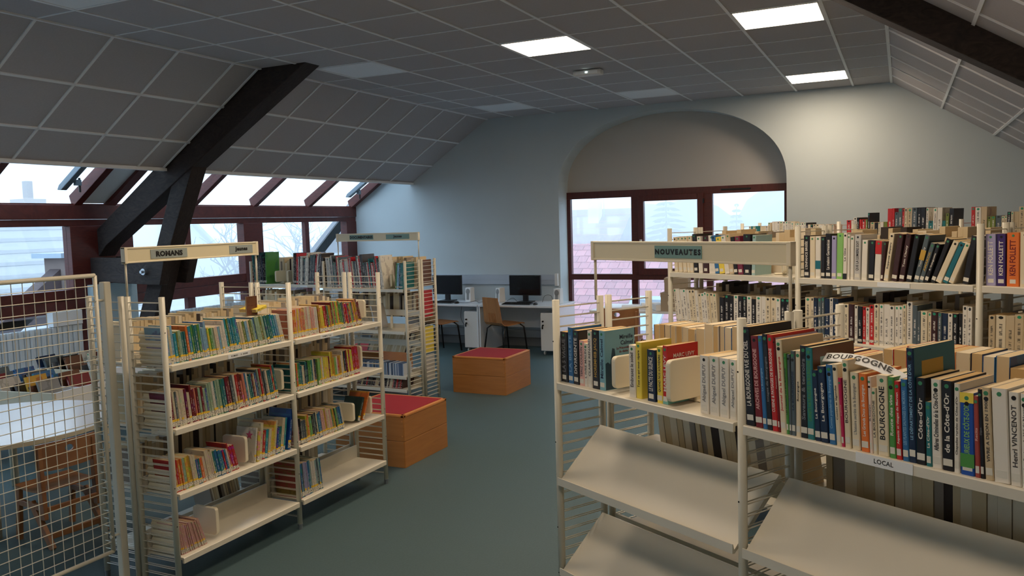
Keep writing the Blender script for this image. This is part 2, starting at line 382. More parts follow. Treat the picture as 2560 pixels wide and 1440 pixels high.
# sloping sides: local frame u down the slope, v along y
ycuts_l = [(ylines[k+1], ylines[k]) for k in range(21)]
ycl = []
for a, b in ycuts_l:
    if a < 6.3 < b: ycl.append((a, 6.27))      # split where the truss passes
    elif abs(a-5.95) < 0.01 or abs(b-6.6) < 0.01: ycl.append((a, 6.27))
    else: ycl.append((a, b))
def slope_tiles(side, lens, cuts, parent):
    sgn = -1 if side < 0 else 1; x0 = XCL if side < 0 else XCR
    off = 0
    for L in lens:
        for a, b in cuts:
            o = link('ceiling_tile', tile_mesh(L, b-a), parent)
            if side > 0:
                o.rotation_euler = (0, ang, 0); o.location = (x0+off*ca, a, HC-off*sa)
            else:
                o.rotation_euler = (0, -ang, 0); o.location = (x0-(off+L)*ca, a, HC-(off+L)*sa)
        off += L
        bar = MB(); bar.box(-0.012, 0.012, YB, YW, -0.006, 0.03)
        o = bar.build('grid_bar', M_GRID, parent, (x0+sgn*off*ca, 0, HC-off*sa)); o.rotation_euler = (0, sgn*ang, 0)
    tot = off
    for a, b in cuts[1:]:
        mb = MB().box(0, tot, -0.011, 0.011, -0.006, 0.03)
        o = mb.build('grid_bar', M_GRID, parent)
        if side > 0: o.rotation_euler = (0, ang, 0); o.location = (x0, b, HC)
        else: o.rotation_euler = (0, -ang, 0); o.location = (x0-tot*ca, b, HC-tot*sa)
slope_tiles(-1, [0.6, 0.585, 0.45], ycl, ceil_l)
slope_tiles(1, [0.65, 0.65, 0.65, 0.65], ycuts_l, ceil_r)

# emergency light / smoke sensor on the ceiling
t = thing('emergency_light', 'small white rectangular emergency light fixed to the ceiling tiles', 'light', (-2.98, 8.24, HC))
MB().box(-0.15, 0.15, -0.06, 0.06, -0.055, -0.001).build('housing', M_WPL, t, bevel=0.012)
MB().box(-0.12, 0.12, -0.064, -0.058, -0.045, -0.015).build('lens', M_DIFF_OFF, t)
MB().box(-0.01, 0.01, -0.068, -0.062, -0.032, -0.024).build('indicator', M_LED, t)

# ------------------------------------------------------------ roof truss timbers
tr_ = thing('roof_truss', 'old dark timber roof truss crossing the left slope and windows', 'beam', (XL, 6.3, 0))
def P_(poly, y0, y1, name, mat=M_TIMBER, par=tr_):
    q = [(x-par.location.x, z) for x, z in poly]
    return MB().prism(q, 'y', y0-par.location.y, y1-par.location.y).build(name, mat, par, bevel=0.008)
up = lambda x: 3.53+SL*(x+5.66); lo = lambda x: 3.265+SL*(x+5.66)
P_([(-8.24, up(-8.24)), (-8.24, 1.78), (-8.15, 1.60), (-8.02, lo(-8.02)), (-5.05, 3.46), (-5.05, 3.60), (-5.3, 3.60), (-5.66, 3.53)], 6.30, 6.52, 'rafter')
P_([(-6.60, 2.62), (-6.86, 2.60), (-7.98, 0.0), (-7.70, 0.0), (-7.35, 0.90), (-7.03, 1.73)], 6.312, 6.508, 'strut')
P_([(-8.20, 1.60), (-7.00, 1.585), (-7.09, 1.30), (-8.20, 1.335)], 6.19, 6.298, 'tie_plank')
P_([(-8.20, 1.60), (-6.97, 1.585), (-7.07, 1.30), (-8.20, 1.335)], 6.522, 6.63, 'tie_plank')
MB().tube((0.86, -0.145, 1.445), (0.86, -0.105, 1.445), 0.035, 16).build('washer', M_STEEL, tr_)
MB().tube((0.86, -0.175, 1.445), (0.86, -0.13, 1.445), 0.017, 6).build('bolt', M_STEEL, tr_)
tr2 = thing('roof_truss', 'dark timber rafter crossing the right ceiling slope above the bookcases', 'beam', (XR, 6.3, 0))
P_([(-0.75, 3.60), (-0.75, 3.47), (-0.55, 3.44), (2.3, 3.265-SL*(2.3+0.13)), (2.3, 3.53-SL*(2.3+0.13)), (-0.13, 3.53), (-0.45, 3.60)], 6.30, 6.52, 'rafter', M_TIMBER, tr2)

# ------------------------------------------------------------ left glazing: window_1
W1 = MB().box(XL-0.12, XL, YB, YW, 0.40, 0.49)
W1 = struct('window_1', W1, M_FRAME2)
def fr_(y0, y1, z0, z1, name, m=M_FRAME, x0=XL-0.10, x1=XL): return MB().box(x0, x1, y0, y1, z0, z1).build(name, m, W1, bevel=0.004)
fr_(YB, YW, 2.03, 2.185, 'top_rail', M_FRAME2, XL-0.14, XL+0.02); fr_(YB, YW, 1.955, 2.026, 'top_rail', M_FRAME2)
fr_(YB, YW, 1.155, 1.265, 'middle_rail', M_FRAME2); fr_(YB, YW, 1.025, 1.150, 'middle_rail', M_FRAME2, XL-0.10, XL+0.015)
posts = [(-0.9,-0.55), (2.95, 3.3), (5.97, 6.77), (8.57, 8.94), (10.885, 11.14)]
for a, b in posts: fr_(a, b, 0.45, 1.955, 'post', M_FRAME, XL-0.12, XL+0.01)
for y in (1.2, 4.45, 7.61, 9.92): fr_(y-0.045, y+0.045, 1.265, 1.955, 'mullion', M_FRAME, XL-0.08, XL-0.01)
for y in (1.2, 4.45, 7.61, 9.92): fr_(y-0.06, y+0.06, 0.45, 1.025, 'mullion', M_FRAME, XL-0.08, XL-0.01)
panes = [(-0.55,1.155),(1.245,2.95),(3.3,4.405),(4.495,5.97),(6.77,7.565),(7.655,8.57),(8.94,9.875),(9.965,10.885)]
for a, b in panes:
    if a != 4.495: pass
    MB().box(XL-0.06, XL-0.052, a, b, 1.265, 1.955).build('pane', M_GLASS, W1)
    MB().box(XL-0.06, XL-0.052, a, b, 0.45, 1.025).build('pane', M_GLASS, W1)
# white boxed-in foot of the wide post
struct('trim_6', MB().box(XL-0.02, XL+0.13, 6.13, 6.68, 0.0, 1.30), pmat('pale_blue_casing', rgb(186,205,212), 0.6))
# sloping glazing: window_2
def sz(x): return 2.185+SL*(x-XL)
W2 = struct('window_2', MB().prism([(XL-0.16, 2.17), (XL, 2.17), (XL, 2.20), (XL-0.16, 2.19)], 'y', YB, YW), M_FRAME2)
slopebars = [(-0.5, .08), (1.6, .08), (3.85, .08), (4.95, .08), (6.08, .09), (6.50, .12), (7.714, .08), (8.81, .08), (9.97, .08), (11.07, .10)]
for y, wd in slopebars:
    MB().prism([(XL-0.02, sz(XL)-0.03), (-6.95, sz(-6.95)), (-6.95, sz(-6.95)+0.12), (XL-0.06, sz(XL)+0.10)], 'y', y-wd/2, y+wd/2).build('glazing_bar', M_FRAME, W2, bevel=0.004)
for i in range(len(slopebars)-1):
    a = slopebars[i][0]+slopebars[i][1]/2; b = slopebars[i+1][0]-slopebars[i+1][1]/2
    if i == 4:
        MB().prism([(XL-0.02, sz(XL)+0.02), (-6.95, sz(-6.95)+0.02), (-6.95, sz(-6.95)+0.05), (XL-0.02, sz(XL)+0.05)], 'y', a, b).build('infill_panel', M_WPL, W2); continue
    MB().prism([(XL-0.02, sz(XL)+0.07), (-6.95, sz(-6.95)+0.07), (-6.95, sz(-6.95)+0.078), (XL-0.02, sz(XL)+0.078)], 'y', a, b).build('pane', M_GLASS, W2)
struct('trim_7', MB().box(-7.06, -6.90, YB, YW, 2.88, 3.10), M_FRAME2)
# unseen roof sheet added behind the ceiling so that no daylight leaks in
struct('roof_skin', MB().prism([(-7.06, 3.0), (-6.2, 3.75), (-0.0, 3.75), (XR+0.3, 2.2), (XR+0.3, 2.3), (0.05, 3.85), (-6.25, 3.85), (-7.06, 3.12)], 'y', YB-0.1, YW+0.35), M_TIMBER)
# awning rails outside the sloping glass
for k, (y, lb) in enumerate(((5.80, 'grey blind arm outside the sloping glass left of the truss'), (10.75, 'grey blind arm outside the sloping glass beside the end wall'))):
    t = thing('blind_arm', lb, 'blind arm', (XL, y, sz(XL)), 0, 'blind arms')
    a_ = MB().prism([(0.16, 0.20), (0.13, 0.15), (0.19, 0.145), (1.0, 0.67), (0.98, 0.74)], 'y', -0.035, 0.035); a_.build('arm', M_GREYMET, t, bevel=0.006)
    MB().box(0.30, 0.34, 0.035, 0.10, 0.19, 0.25).build('bracket', M_GREYMET, t)
    MB().tube((0.32, 0.09, 0.12), (0.32, 0.09, 0.27), 0.012, 8).build('strut', M_BLACK, t)

# ------------------------------------------------------------ arched window: window_3
YA = 11.46
W3 = struct('window_3', MB().box(-4.53, -1.35, YA, YA+0.09, 2.175, 2.275), M_FRAME2)
def f3(x0, x1, z0, z1, name, m=M_FRAME, y0=YA, y1=YA+0.08): return MB().box(x0, x1, y0, y1, z0, z1).build(name, m, W3, bevel=0.004)
f3(-4.53, -4.475, 0.05, 2.175, 'jamb'); f3(-1.42, -1.35, 0.05, 2.175, 'jamb')
f3(-3.535, -3.415, 1.06, 2.175, 'mullion'); f3(-2.50, -2.37, 1.06, 2.175, 'mullion')
f3(-3.545, -3.45, 0.05, 0.975, 'mullion'); f3(-2.46, -2.37, 0.05, 0.975, 'mullion')
f3(-4.475, -1.42, 0.975, 1.06, 'rail', M_FRAME2, YA-0.01); f3(-4.475, -1.42, 0.02, 0.10, 'rail', M_FRAME2)
for a, b in ((-4.475, -3.535), (-2.37, -1.42)):
    MB().box(a, b, YA+0.04, YA+0.047, 1.06, 2.175).build('pane', M_GLASS, W3)
for a, b in ((-4.475, -3.545), (-3.45, -2.46), (-2.37, -1.42)):
    MB().box(a, b, YA+0.04, YA+0.047, 0.10, 0.975).build('pane', M_GLASS, W3)
cs = MB(); x0, x1, z0, z1, g = -3.43, -2.49, 1.045, 2.19, 0.085
cs.box(x0, x0+g, YA-0.03, YA+0.05, z0, z1); cs.box(x1-g, x1, YA-0.03, YA+0.05, z0, z1); cs.box(x0+g, x1-g, YA-0.03, YA+0.05, z0, z0+g+0.01); cs.box(x0+g, x1-g, YA-0.03, YA+0.05, z1-g, z1)
cs = cs.build('casement', M_FRAME2, W3, bevel=0.005)
MB().box(x0+g, x1-g, YA+0.02, YA+0.027, z0+g, z1-g).build('pane', M_GLASS, cs)
hd = MB().box(-3.40, -3.37, YA-0.055, YA-0.03, 1.42, 1.56); hd.tube((-3.385, YA-0.05, 1.52), (-3.385, YA-0.10, 1.52), 0.012, 8); hd.box(-3.395, -3.372, YA-0.115, YA-0.095, 1.39, 1.535)
hd.build('handle', M_WPL, cs)
for z in (1.25, 2.05): MB().tube((-2.485, YA-0.035, z), (-2.485, YA-0.035, z+0.06), 0.012, 8).build('hinge', M_BLACK, cs)
f3(-2.25, -1.85, 2.215, 2.235, 'vent', M_BLACK, YA-0.012, YA)
struct('window_sill', MB().box(-4.53, -1.35, 11.30, YA+0.1, 0.0, 0.05), M_FRAME2)

# ------------------------------------------------------------ bookcases
PD = 0.245; GAP = 0.048
post_me = MB()
def ladder_data(H):
    mb = MB()
    for y in (0, PD): mb.tube((0, y, 0.03), (0, y, H), 0.0155, 12)
    me = mb.data('ladder', M_CREAM); me.polygons.foreach_set('use_smooth', [len(p.vertices) == 4 for p in me.polygons])
    return me
LAD = {}
rung_me = MB()
for dx in (-0.008, 0.008): rung_me.tube((dx, 0.012, 0), (dx, PD-0.012, 0), 0.0024, 5)
rung_me = rung_me.data('rung', M_RUNG)
foot_me = MB()
for y in (0, PD): foot_me.tube((0, y, 0), (0, y, 0.03), 0.014, 10); foot_me.tube((0, y, 0.028), (0, y, 0.034), 0.017, 10)
foot_me = foot_me.data('foot', M_GREYMET)
hole_me = MB()
for z in (0.35, 0.55, 0.92, 1.35): hole_me.tube((-0.004, -0.0165, z), (-0.004, -0.0150, z), 0.003, 6)
hole_me = hole_me.data('screw_hole', M_HOLE)
def shelf_data(L, up=0.05):
    d = PD
    mb = MB(); x0, x1 = 0.02, L-0.02
    pr = [(-0.022, -0.030), (-0.022, -0.003), (-0.019, 0.0), (d-0.012, 0.0), (d-0.012, up), (d, up), (d, -0.020), (d-0.01, -0.020), (d-0.01, -0.012), (-0.010, -0.012), (-0.010, -0.030)]
    mb.prism(pr, 'x', x0, x1)
    return mb.data('shelf', M_SHELF)
SH = {}
def slope_data(L, y1=0.215, dz=0.205):
    mb = MB(); x0, x1 = 0.02, L-0.02
    pr = [(-0.030, 0.020), (-0.026, 0.020), (-0.020, 0.0), (y1, dz), (y1+0.012, dz-0.004), (y1+0.012, dz-0.03), (y1, dz-0.03), (-0.018, -0.014), (-0.030, -0.012)]
    mb.prism(pr, 'x', x0, x1)
    return mb.data('display_shelf', M_SHELF)
def bookcase(fr, L, nb, H, zs, label, yoff=0.0, flip=False, slopes=(), group='ladder-sided library bookcases'):
    """nb bays of length L; zs: list of shelf heights per bay"""
    t = thing('bookcase', label, 'bookcase', fr.w(0, yoff, 0) if not flip else fr.w(nb*L, yoff+PD, 0), fr.a+(math.pi if flip else 0), group)
    if H not in LAD: LAD[H] = ladder_data(H)
    nr = int((H-0.03)/0.0418)
    for k in range(nb+1):
        ld = link('ladder', LAD[H], t, (k*L, 0, 0))
        link('foot', foot_me, ld); link('screw_hole', hole_me, ld)
        for r in range(nr): link('rung', rung_me, ld, (0, 0, H-0.03-0.0418*r))
    for k in range(nb):
        for z in zs[k]:
            u = 0.09 if z < 0.3 else 0.045
            key = (round(L, 3), u)
            if key not in SH: SH[key] = shelf_data(L, u)
            link('shelf', SH[key], t, (k*L, 0, z))
        for z in (slopes[k] if slopes else []):
            if ('s', round(L, 3)) not in SH: SH[('s', round(L, 3))] = slope_data(L)
            link('display_shelf', SH[('s', round(L, 3))], t, (k*L, 0, z))
    return t
FN = Fr((-1.306, 3.152), -29.5); FT = Fr((-1.361, 5.243), -29.5); FR = Fr((-3.35, 2.93), 90); FD = Fr((-4.54, 6.995), -3)
LN = 0.968; LR = 0.94; LD = 1.07; RY = PD+GAP
Z4 = [1.18, 0.85, 0.512, 0.177]
bookcase(FR, LR, 2, 1.53, [Z4, Z4], 'cream metal bookcase under the ROMANS sign, two bays facing the aisle')
bookcase(FR, LR, 2, 1.53, [Z4, Z4], 'cream metal bookcase back to back behind the ROMANS bookcase, facing the window', RY, True)
bookcase(FN, LN, 2, 1.524, [[1.18], [1.18]], 'cream metal bookcase under the NOUVEAUTES sign with sloping display shelves', slopes=[[0.755, 0.362], [0.755, 0.362]])
bookcase(FN, LN, 2, 1.524, [[1.18, 0.86, 0.5], [1.18, 0.86, 0.5]], 'cream metal bookcase back to back behind the NOUVEAUTES bookcase', RY, True)
ZT = [1.503, 1.170, 0.84, 0.50, 0.17]
bookcase(FT, LN, 3, 1.785, [ZT]*3, 'tall cream bookcase of novels behind the NOUVEAUTES bookcase')
bookcase(FT, LN, 3, 1.785, [ZT]*3, 'tall cream bookcase back to back with the tall novels bookcase', RY, True)
F3 = Fr(FT.w(-1.105, 2.07, 0), -29.5)
F3.P.z = 0
ZB = [1.62, 1.30, 0.97, 0.6, 0.2]
bookcase(F3, LN, 4, 1.785, [ZB]*4, 'tall cream bookcase in the farthest row before the right wall')
FD2 = Fr(FD.w(-2*LD, 0, 0), -3); FD2.P.z = 0
bookcase(FD2, LD, 2, 1.50, [[1.245, 0.92, 0.60, 0.18], [1.21, 0.777, 0.314, 0.177]], 'cream metal bookcase under the DOCUMENTAIRES sign beside the aisle')
bookcase(FD2, LD, 2, 1.50, [[1.245, 0.92, 0.60, 0.30], [1.21, 0.885, 0.50, 0.20]], 'cream metal bookcase back to back behind the DOCUMENTAIRES bookcase', RY, True)
# ------------------------------------------------------------ books
def book_mesh(T, H, D, mats, pb=True):
    """cover wrapped round the pages: spine at y=0, boards at the sides, page block inset"""
    c = min(0.0022, T*0.2); ov = 0.0 if pb else 0.0025
    mb = MB()
    mb.prism([(-T/2, D), (-T/2, 0.002), (-T/2+0.002, 0), (T/2-0.002, 0), (T/2, 0.002), (T/2, D), (T/2-c, D), (T/2-c, c), (-T/2+c, c), (-T/2+c, D)], 'z', 0, H, 0)
    mb.box(-T/2+c, T/2-c, c, D-0.001-ov, 0.001+ov, H-0.0005-ov, 1)
    return mb.data('book', mats)
bookno = 0
def put(o, fr, x, y, z, lean=0.0, T=0.0, flip=False):
    """lean>0: top towards +x of the frame"""
    a = R_(lean)
    o.rotation_mode = 'XYZ'
    m = Matrix.Translation(fr.w(x, y, z+abs(math.sin(a))*T/2)) @ Matrix.Rotation(fr.a, 4, 'Z') @ Matrix.Rotation(a, 4, 'Y')
    if flip: m = m @ Matrix.Rotation(math.pi, 4, 'Z')
    o.location = m.to_translation(); o.rotation_euler = m.to_euler()
    return m
def short(lb):
    lb = lb.replace('second post', '2nd post')
    for a in (' the ', ' of '):
        while len(lb.replace('-', ' ').split()) > 16 and a in lb: lb = lb[::-1].replace(a[::-1], ' ', 1)[::-1]
    if len(lb.replace('-', ' ').split()) > 16:
        for wd in ('thick ', 'slim ', 'tall '):
            if lb.startswith(wd): lb = lb[len(wd):]; break
    return lb
def small_book(fr, x, y, z, T, H, D, col, lean, label, group, mats, flip=False, nm='storybook'):
    me = book_mesh(T, H, D, mats)
    o = link(nm, me); label = short(label); o.color = PAL[col] if mats[0] is not M_KID else tuple(c*0.72 for c in PAL[col][:3])+(1,); put(o, fr, x, y, z, lean, T, flip); tag(o, label, 'book', group)
    return o
def size_word(T, H): return 'thick' if T > 0.035 else ('slim' if T < 0.012 else ('tall' if H > 0.23 else ''))
KIDS = ['teal','green','cream','white','blue','yellow','red','orange','palegreen','turquoise','mustard','pink','lightblue','olive','salmon','cream','white','palegrey']
def rows(fr, x0, x1, z, y, pal, trange, hr, lean, kind, where, group, mats, D=0.15, flip=False, seed=1, weights=None, hstep=8, nm='novel'):
    """fill x0..x1 with books one by one; lean may run (a,b) along the row"""
    rg = random.Random(seed); x = x0; n = 0; H = rg.uniform(*hr); col = pal[0]; out = []
    while True:
        T = rg.uniform(*trange); f = (x-x0)/max(0.01, x1-x0); ln = lean[0]+(lean[1]-lean[0])*f
        wdt = T/math.cos(R_(ln))+0.0006
        if x+wdt > x1: break
        if n % hstep == 0 or rg.random() < 0.25: H = rg.uniform(*hr)
        h = H*rg.uniform(0.97, 1.0)
        if rg.random() < 0.8 or n == 0: col = rg.choice(pal)
        n += 1
        sw = size_word(T, h)
        lb = '%s %s, %s from the left, %s' % ((sw+' ' if sw else '')+cname(col), kind, ordn(n), where)
        out.append(small_book(fr, x+wdt/2, y+rg.uniform(0, 0.006), z, T, h, D*rg.uniform(0.95, 1.0), col, ln, lb, group, mats, flip, nm))
        x += wdt
    return x
KM = (M_KID, M_PAGE); NM = (M_COV, M_PAGE); RM = (M_COV, M_PAGE)
# ROMANS bookcase, front
g = "children's novels in the ROMANS bookcase"
def kr(x0, x1, z, hr, lean, where, seed, pal=KIDS, tr_=(0.010, 0.020), D=0.15, kind='book'):
    return rows(FR, x0, x1, z, 0.012, pal, tr_, hr, lean, kind, where, g, KM, D, seed=seed, nm='storybook' if kind == 'book' else kind)
kr(0.035, 0.915, 1.18, (0.155, 0.20), (-5, -15), 'top shelf, near bay of the ROMANS case', 11, ['teal','green','cream','palegreen','blue','orange','yellow','turquoise','white','lightblue','olive'])
kr(0.975, 1.24, 1.18, (0.165, 0.19), (-3, -6), 'top shelf, far bay of the ROMANS case', 12, ['pink','cream','salmon','white','orange','yellow'])
kr(1.245, 1.70, 1.18, (0.165, 0.195), (-7, -15), 'top shelf, far bay of the ROMANS case, right half', 13, ['yellow','red','lightgreen','mustard','red','slate','darkred','green','orange'])
kr(0.035, 0.845, 0.85, (0.155, 0.21), (-5, -11), 'second shelf, near bay of the ROMANS case', 14, ['red','cream','white','palegreen','darkred','teal','salmon','red','slate','blue'])
kr(0.975, 1.20, 0.85, (0.15, 0.18), (-3, -5), 'second shelf, far bay of the ROMANS case', 15, ['teal','orange','navy','green','cream'])
kr(1.205, 1.65, 0.85, (0.155, 0.20), (-4, -8), 'second shelf, far bay of the ROMANS case, right half', 16, ['yellow','mustard','navy','red','lightgreen','yellow','white','darkred'])
kr(0.035, 0.48, 0.512, (0.14, 0.175), (-6, -15), 'third shelf, near bay of the ROMANS case', 17, ['mustard','lightblue','orange','teal','cream','blue','yellow','palegreen','red'])
small_book(FR, 0.892, 0.012, 0.512, 0.022, 0.245, 0.17, 'royal', 10, 'tall royal blue book leaning beside the middle ladder, third shelf, ROMANS case', g, KM)
kr(0.615, 0.865, 0.512, (0.15, 0.23), (8, 11), 'third shelf, near bay of the ROMANS case, beyond the divider', 18, ['orange','red','turquoise','yellow','teal','royal','cream'], (0.012, 0.024), 0.17)
kr(0.975, 1.46, 0.512, (0.145, 0.19), (-4, -14), 'third shelf, far bay of the ROMANS case', 19, ['cream','black','orange','blue','lightgreen','green','slate','mustard','pink'])
kr(0.045, 0.225, 0.177, (0.155, 0.17), (-8, -20), 'bottom shelf, near bay of the ROMANS case', 20, ['pink'], (0.005, 0.008))
small_book(FR, 0.985, 0.012, 0.177, 0.008, 0.23, 0.20, 'brickred', -4, 'brick-red magazine seen through the middle ladder, bottom shelf of the ROMANS case', g, KM, nm='magazine')
kr(0.995, 1.20, 0.177, (0.195, 0.235), (-4, -7), 'bottom shelf, far bay of the ROMANS case', 21, ['lightgreen','green','paleteal','white','slate','lilac','blue'], (0.008, 0.02), 0.20, 'magazine')
b = small_book(FR, 0.598, 0.012, 0.512, 0.012, 0.20, 0.15, 'white', 9, 'white picture-cover book facing the aisle beside the divider, third shelf of the ROMANS case', g, KM)
m = MB()
for k in range(5):
    a0 = math.pi/2+k*2*math.pi/5
star = [(0.05+0.028*(1 if i % 2 == 0 else 0.42)*math.cos(math.pi/2+i*math.pi/5), 0.155+0.028*(1 if i % 2 == 0 else 0.42)*math.sin(math.pi/2+i*math.pi/5)) for i in range(10)]
m.prism(star, 'x', -0.0075, -0.0062); s_ = m.build('printed_star', pmat('magenta_print', rgb(190, 80, 120)), b)
pg_ = [(0.07,0.01),(0.10,0.008),(0.122,0.03),(0.125,0.08),(0.118,0.11),(0.128,0.128),(0.118,0.15),(0.104,0.148),(0.098,0.13),(0.088,0.10),(0.078,0.06)]
MB().prism(pg_, 'x', -0.0075, -0.0062).build('printed_figure', M_INK, b)
b = small_book(FR, 1.60, 0.012, 0.515, 0.022, 0.17, 0.15, 'black', 24, 'dark green-black book leaning right beyond the divider, third shelf, far bay of ROMANS case', g, KM); b.color = rgb(28, 48, 40)
small_book(FR, 1.655, 0.012, 0.515, 0.014, 0.20, 0.16, 'orange', 24, 'slim orange book leaning right beside the last divider, third shelf, far bay, ROMANS case', g, KM)
# upright book with a kraft cover lying across the row top
o = small_book(FR, 0.72, 0.05, 1.36, 0.012, 0.11, 0.07, 'brown', 0, 'brown booklet standing up above the other books, top shelf, near bay, ROMANS case', g, NM); o.rotation_euler.z += 1.3
o = small_book(FR, 0.80, 0.04, 1.375, 0.018, 0.09, 0.13, 'yellow', 0, 'yellow book lying flat on top of the other books, top shelf, near bay, ROMANS case', g, NM); o.rotation_euler.y = R_(78); o.location = FR.w(0.68, 0.02, 1.385)
# rear side of the ROMANS bookcase: books seen from their page edges
def stuffrow(fr, x0, x1, z, y, hr, tr_, D, label, seed, side=1, lean=2, cat='books', grp=None, mats=None):
    """row of page blocks seen between shelves in shadow, joined"""
    rg = random.Random(seed); x = x0; mb = MB()
    while x < x1-tr_[1]:
        T = rg.uniform(*tr_); h = rg.uniform(*hr); s = math.tan(R_(lean))*h
        yy = y-D if side > 0 else y
        def Q(x_, y_, z_): v = fr.w(x_+s*(z_/h), y_, z+z_); return v
        c = 0.0022
        vs = [Q(x, y-D+0.001, 0), Q(x+T, y-D+0.001, 0), Q(x+T, y, 0), Q(x, y, 0), Q(x, y-D+0.001, h), Q(x+T, y-D+0.001, h), Q(x+T, y, h), Q(x, y, h)]
        fs = [(3,2,1,0),(4,5,6,7),(0,1,5,4),(1,2,6,5),(2,3,7,6),(3,0,4,7)]
        mb.add(vs, fs, rg.choice((0, 0, 0, 0, 1, 1, 0, 3, 3, 0, 1, 2)))
        x += T+rg.choice((0.0005, 0.0005, 0.004))
    return tag(mb.build('book_row', [pmat_('disc_a', rgb(90,110,140)), pmat_('disc_b', rgb(200,205,212)), pmat_('disc_c', rgb(50,50,60)), pmat_('disc_d', rgb(130,150,165))] if mats else [pmat_('page_a', rgb(216,196,158)), pmat_('page_b', rgb(232,220,196)), pmat_('page_c', rgb(60,52,50)), pmat_('page_d', rgb(150,140,130))]), label, cat, None, 'stuff')
def pmat_(n, c):
    if n not in MATS: pmat(n, c, 0.85)
    return MATS[n]
def rear(fr, L, bays, zs_top, tag_, hr=(0.17, 0.21), T=(0.014, 0.03), D=0.15, seed=50, spans=None, lean=(-2, 3)):
    for k in range(bays):
        a, b_ = (spans[k] if spans else (0.05, L-0.06))
        bay = ['left', 'middle', 'right', 'far'][k if bays > 2 else (0 if k == 0 else 2)]
        rows(fr, k*L+a, k*L+b_, zs_top, RY+PD-0.012, ['cream','white','black','red','blue','beige','orange','navy'], T, hr, lean, 'paperback showing page edges', '%s bay, rear shelf behind %s' % (bay, tag_.replace('the ', '')), 'books on the far side of %s' % tag_, RM, D, True, seed+k, nm='paperback')
for k in range(2): stuffrow(FR, k*LR+0.05, (k+1)*LR-0.06, 1.18, RY+PD-0.012, (0.17, 0.205), (0.013, 0.028), 0.14, 'row of pale page edges on the rear top shelf behind the ROMANS case, %s bay' % ('near', 'far')[k], 60+k, lean=3)
rear(FN, LN, 2, 1.18, 'the NOUVEAUTES case', (0.20, 0.26), (0.026, 0.05), 0.16, 70, [(0.20, 0.91), (0.06, 0.92)], (-1, 1))
for k in range(3): stuffrow(FT, k*LN+0.05, (k+1)*LN-0.06, 1.503, RY+PD-0.012, (0.20, 0.265), (0.02, 0.045), 0.15, 'row of pale page edges on the rear top shelf of the tall novels case, %s bay' % ('left', 'middle', 'right')[k], 80+k, lean=1)
for k in range(2): stuffrow(FD2, k*LD+0.05, (k+1)*LD-0.06, 1.21, RY+PD-0.012, (0.24, 0.32), (0.012, 0.035), 0.19, 'row of page edges on the rear top shelf of the DOCUMENTAIRES case, %s bay' % ('left', 'right')[k], 90+k, lean=1)
for k in range(2):
    bay = ('near', 'far')[k]
    for i, z in enumerate(Z4[1:3]):
        stuffrow(FR, k*LR+0.05, (k+1)*LR-0.08, z, RY+PD-0.012, (0.17, 0.24), (0.013, 0.03), 0.15, 'row of page edges on the far side of the ROMANS case, %s bay, %s shelf' % (bay, ('second', 'third')[i]), 100+k*5+i)
stuffrow(FR, 0.62, 0.86, 0.177, RY+PD-0.012, (0.2, 0.23), (0.01, 0.02), 0.15, 'row of page edges low on the far side of the ROMANS case, near bay', 109, lean=-12)
stuffrow(FR, 1.0, 1.62, 0.177, RY+PD-0.012, (0.17, 0.24), (0.02, 0.04), 0.15, 'row of page edges low on the far side of the ROMANS case, far bay', 119, lean=1)
stuffrow(FN, 0.24, 0.93, 0.86, RY+PD-0.012, (0.20, 0.25), (0.022, 0.042), 0.16, 'row of page edges under the top shelf behind the NOUVEAUTES case, left bay', 120, lean=-9)
stuffrow(FN, 1.03, 1.90, 0.86, RY+PD-0.012, (0.23, 0.27), (0.022, 0.045), 0.16, 'row of brown page edges under the top shelf behind the NOUVEAUTES case, right bay', 121, lean=-1)
stuffrow(FN, 1.03, 1.90, 0.50, RY+PD-0.012, (0.23, 0.27), (0.022, 0.045), 0.16, 'row of page edges low behind the NOUVEAUTES case, right bay', 122, lean=-1)
for k in range(3):
    for z in (1.170, 0.84):
        stuffrow(FT, k*LN+0.05, (k+1)*LN-0.08, z, RY+PD-0.012, (0.19, 0.25), (0.02, 0.04), 0.15, 'row of page edges on the far side of the tall novels case, %s bay, shelf at %s' % (('left','middle','right')[k], 'chest height' if z > 1 else 'waist height'), 130+k*3+int(z), lean=1)

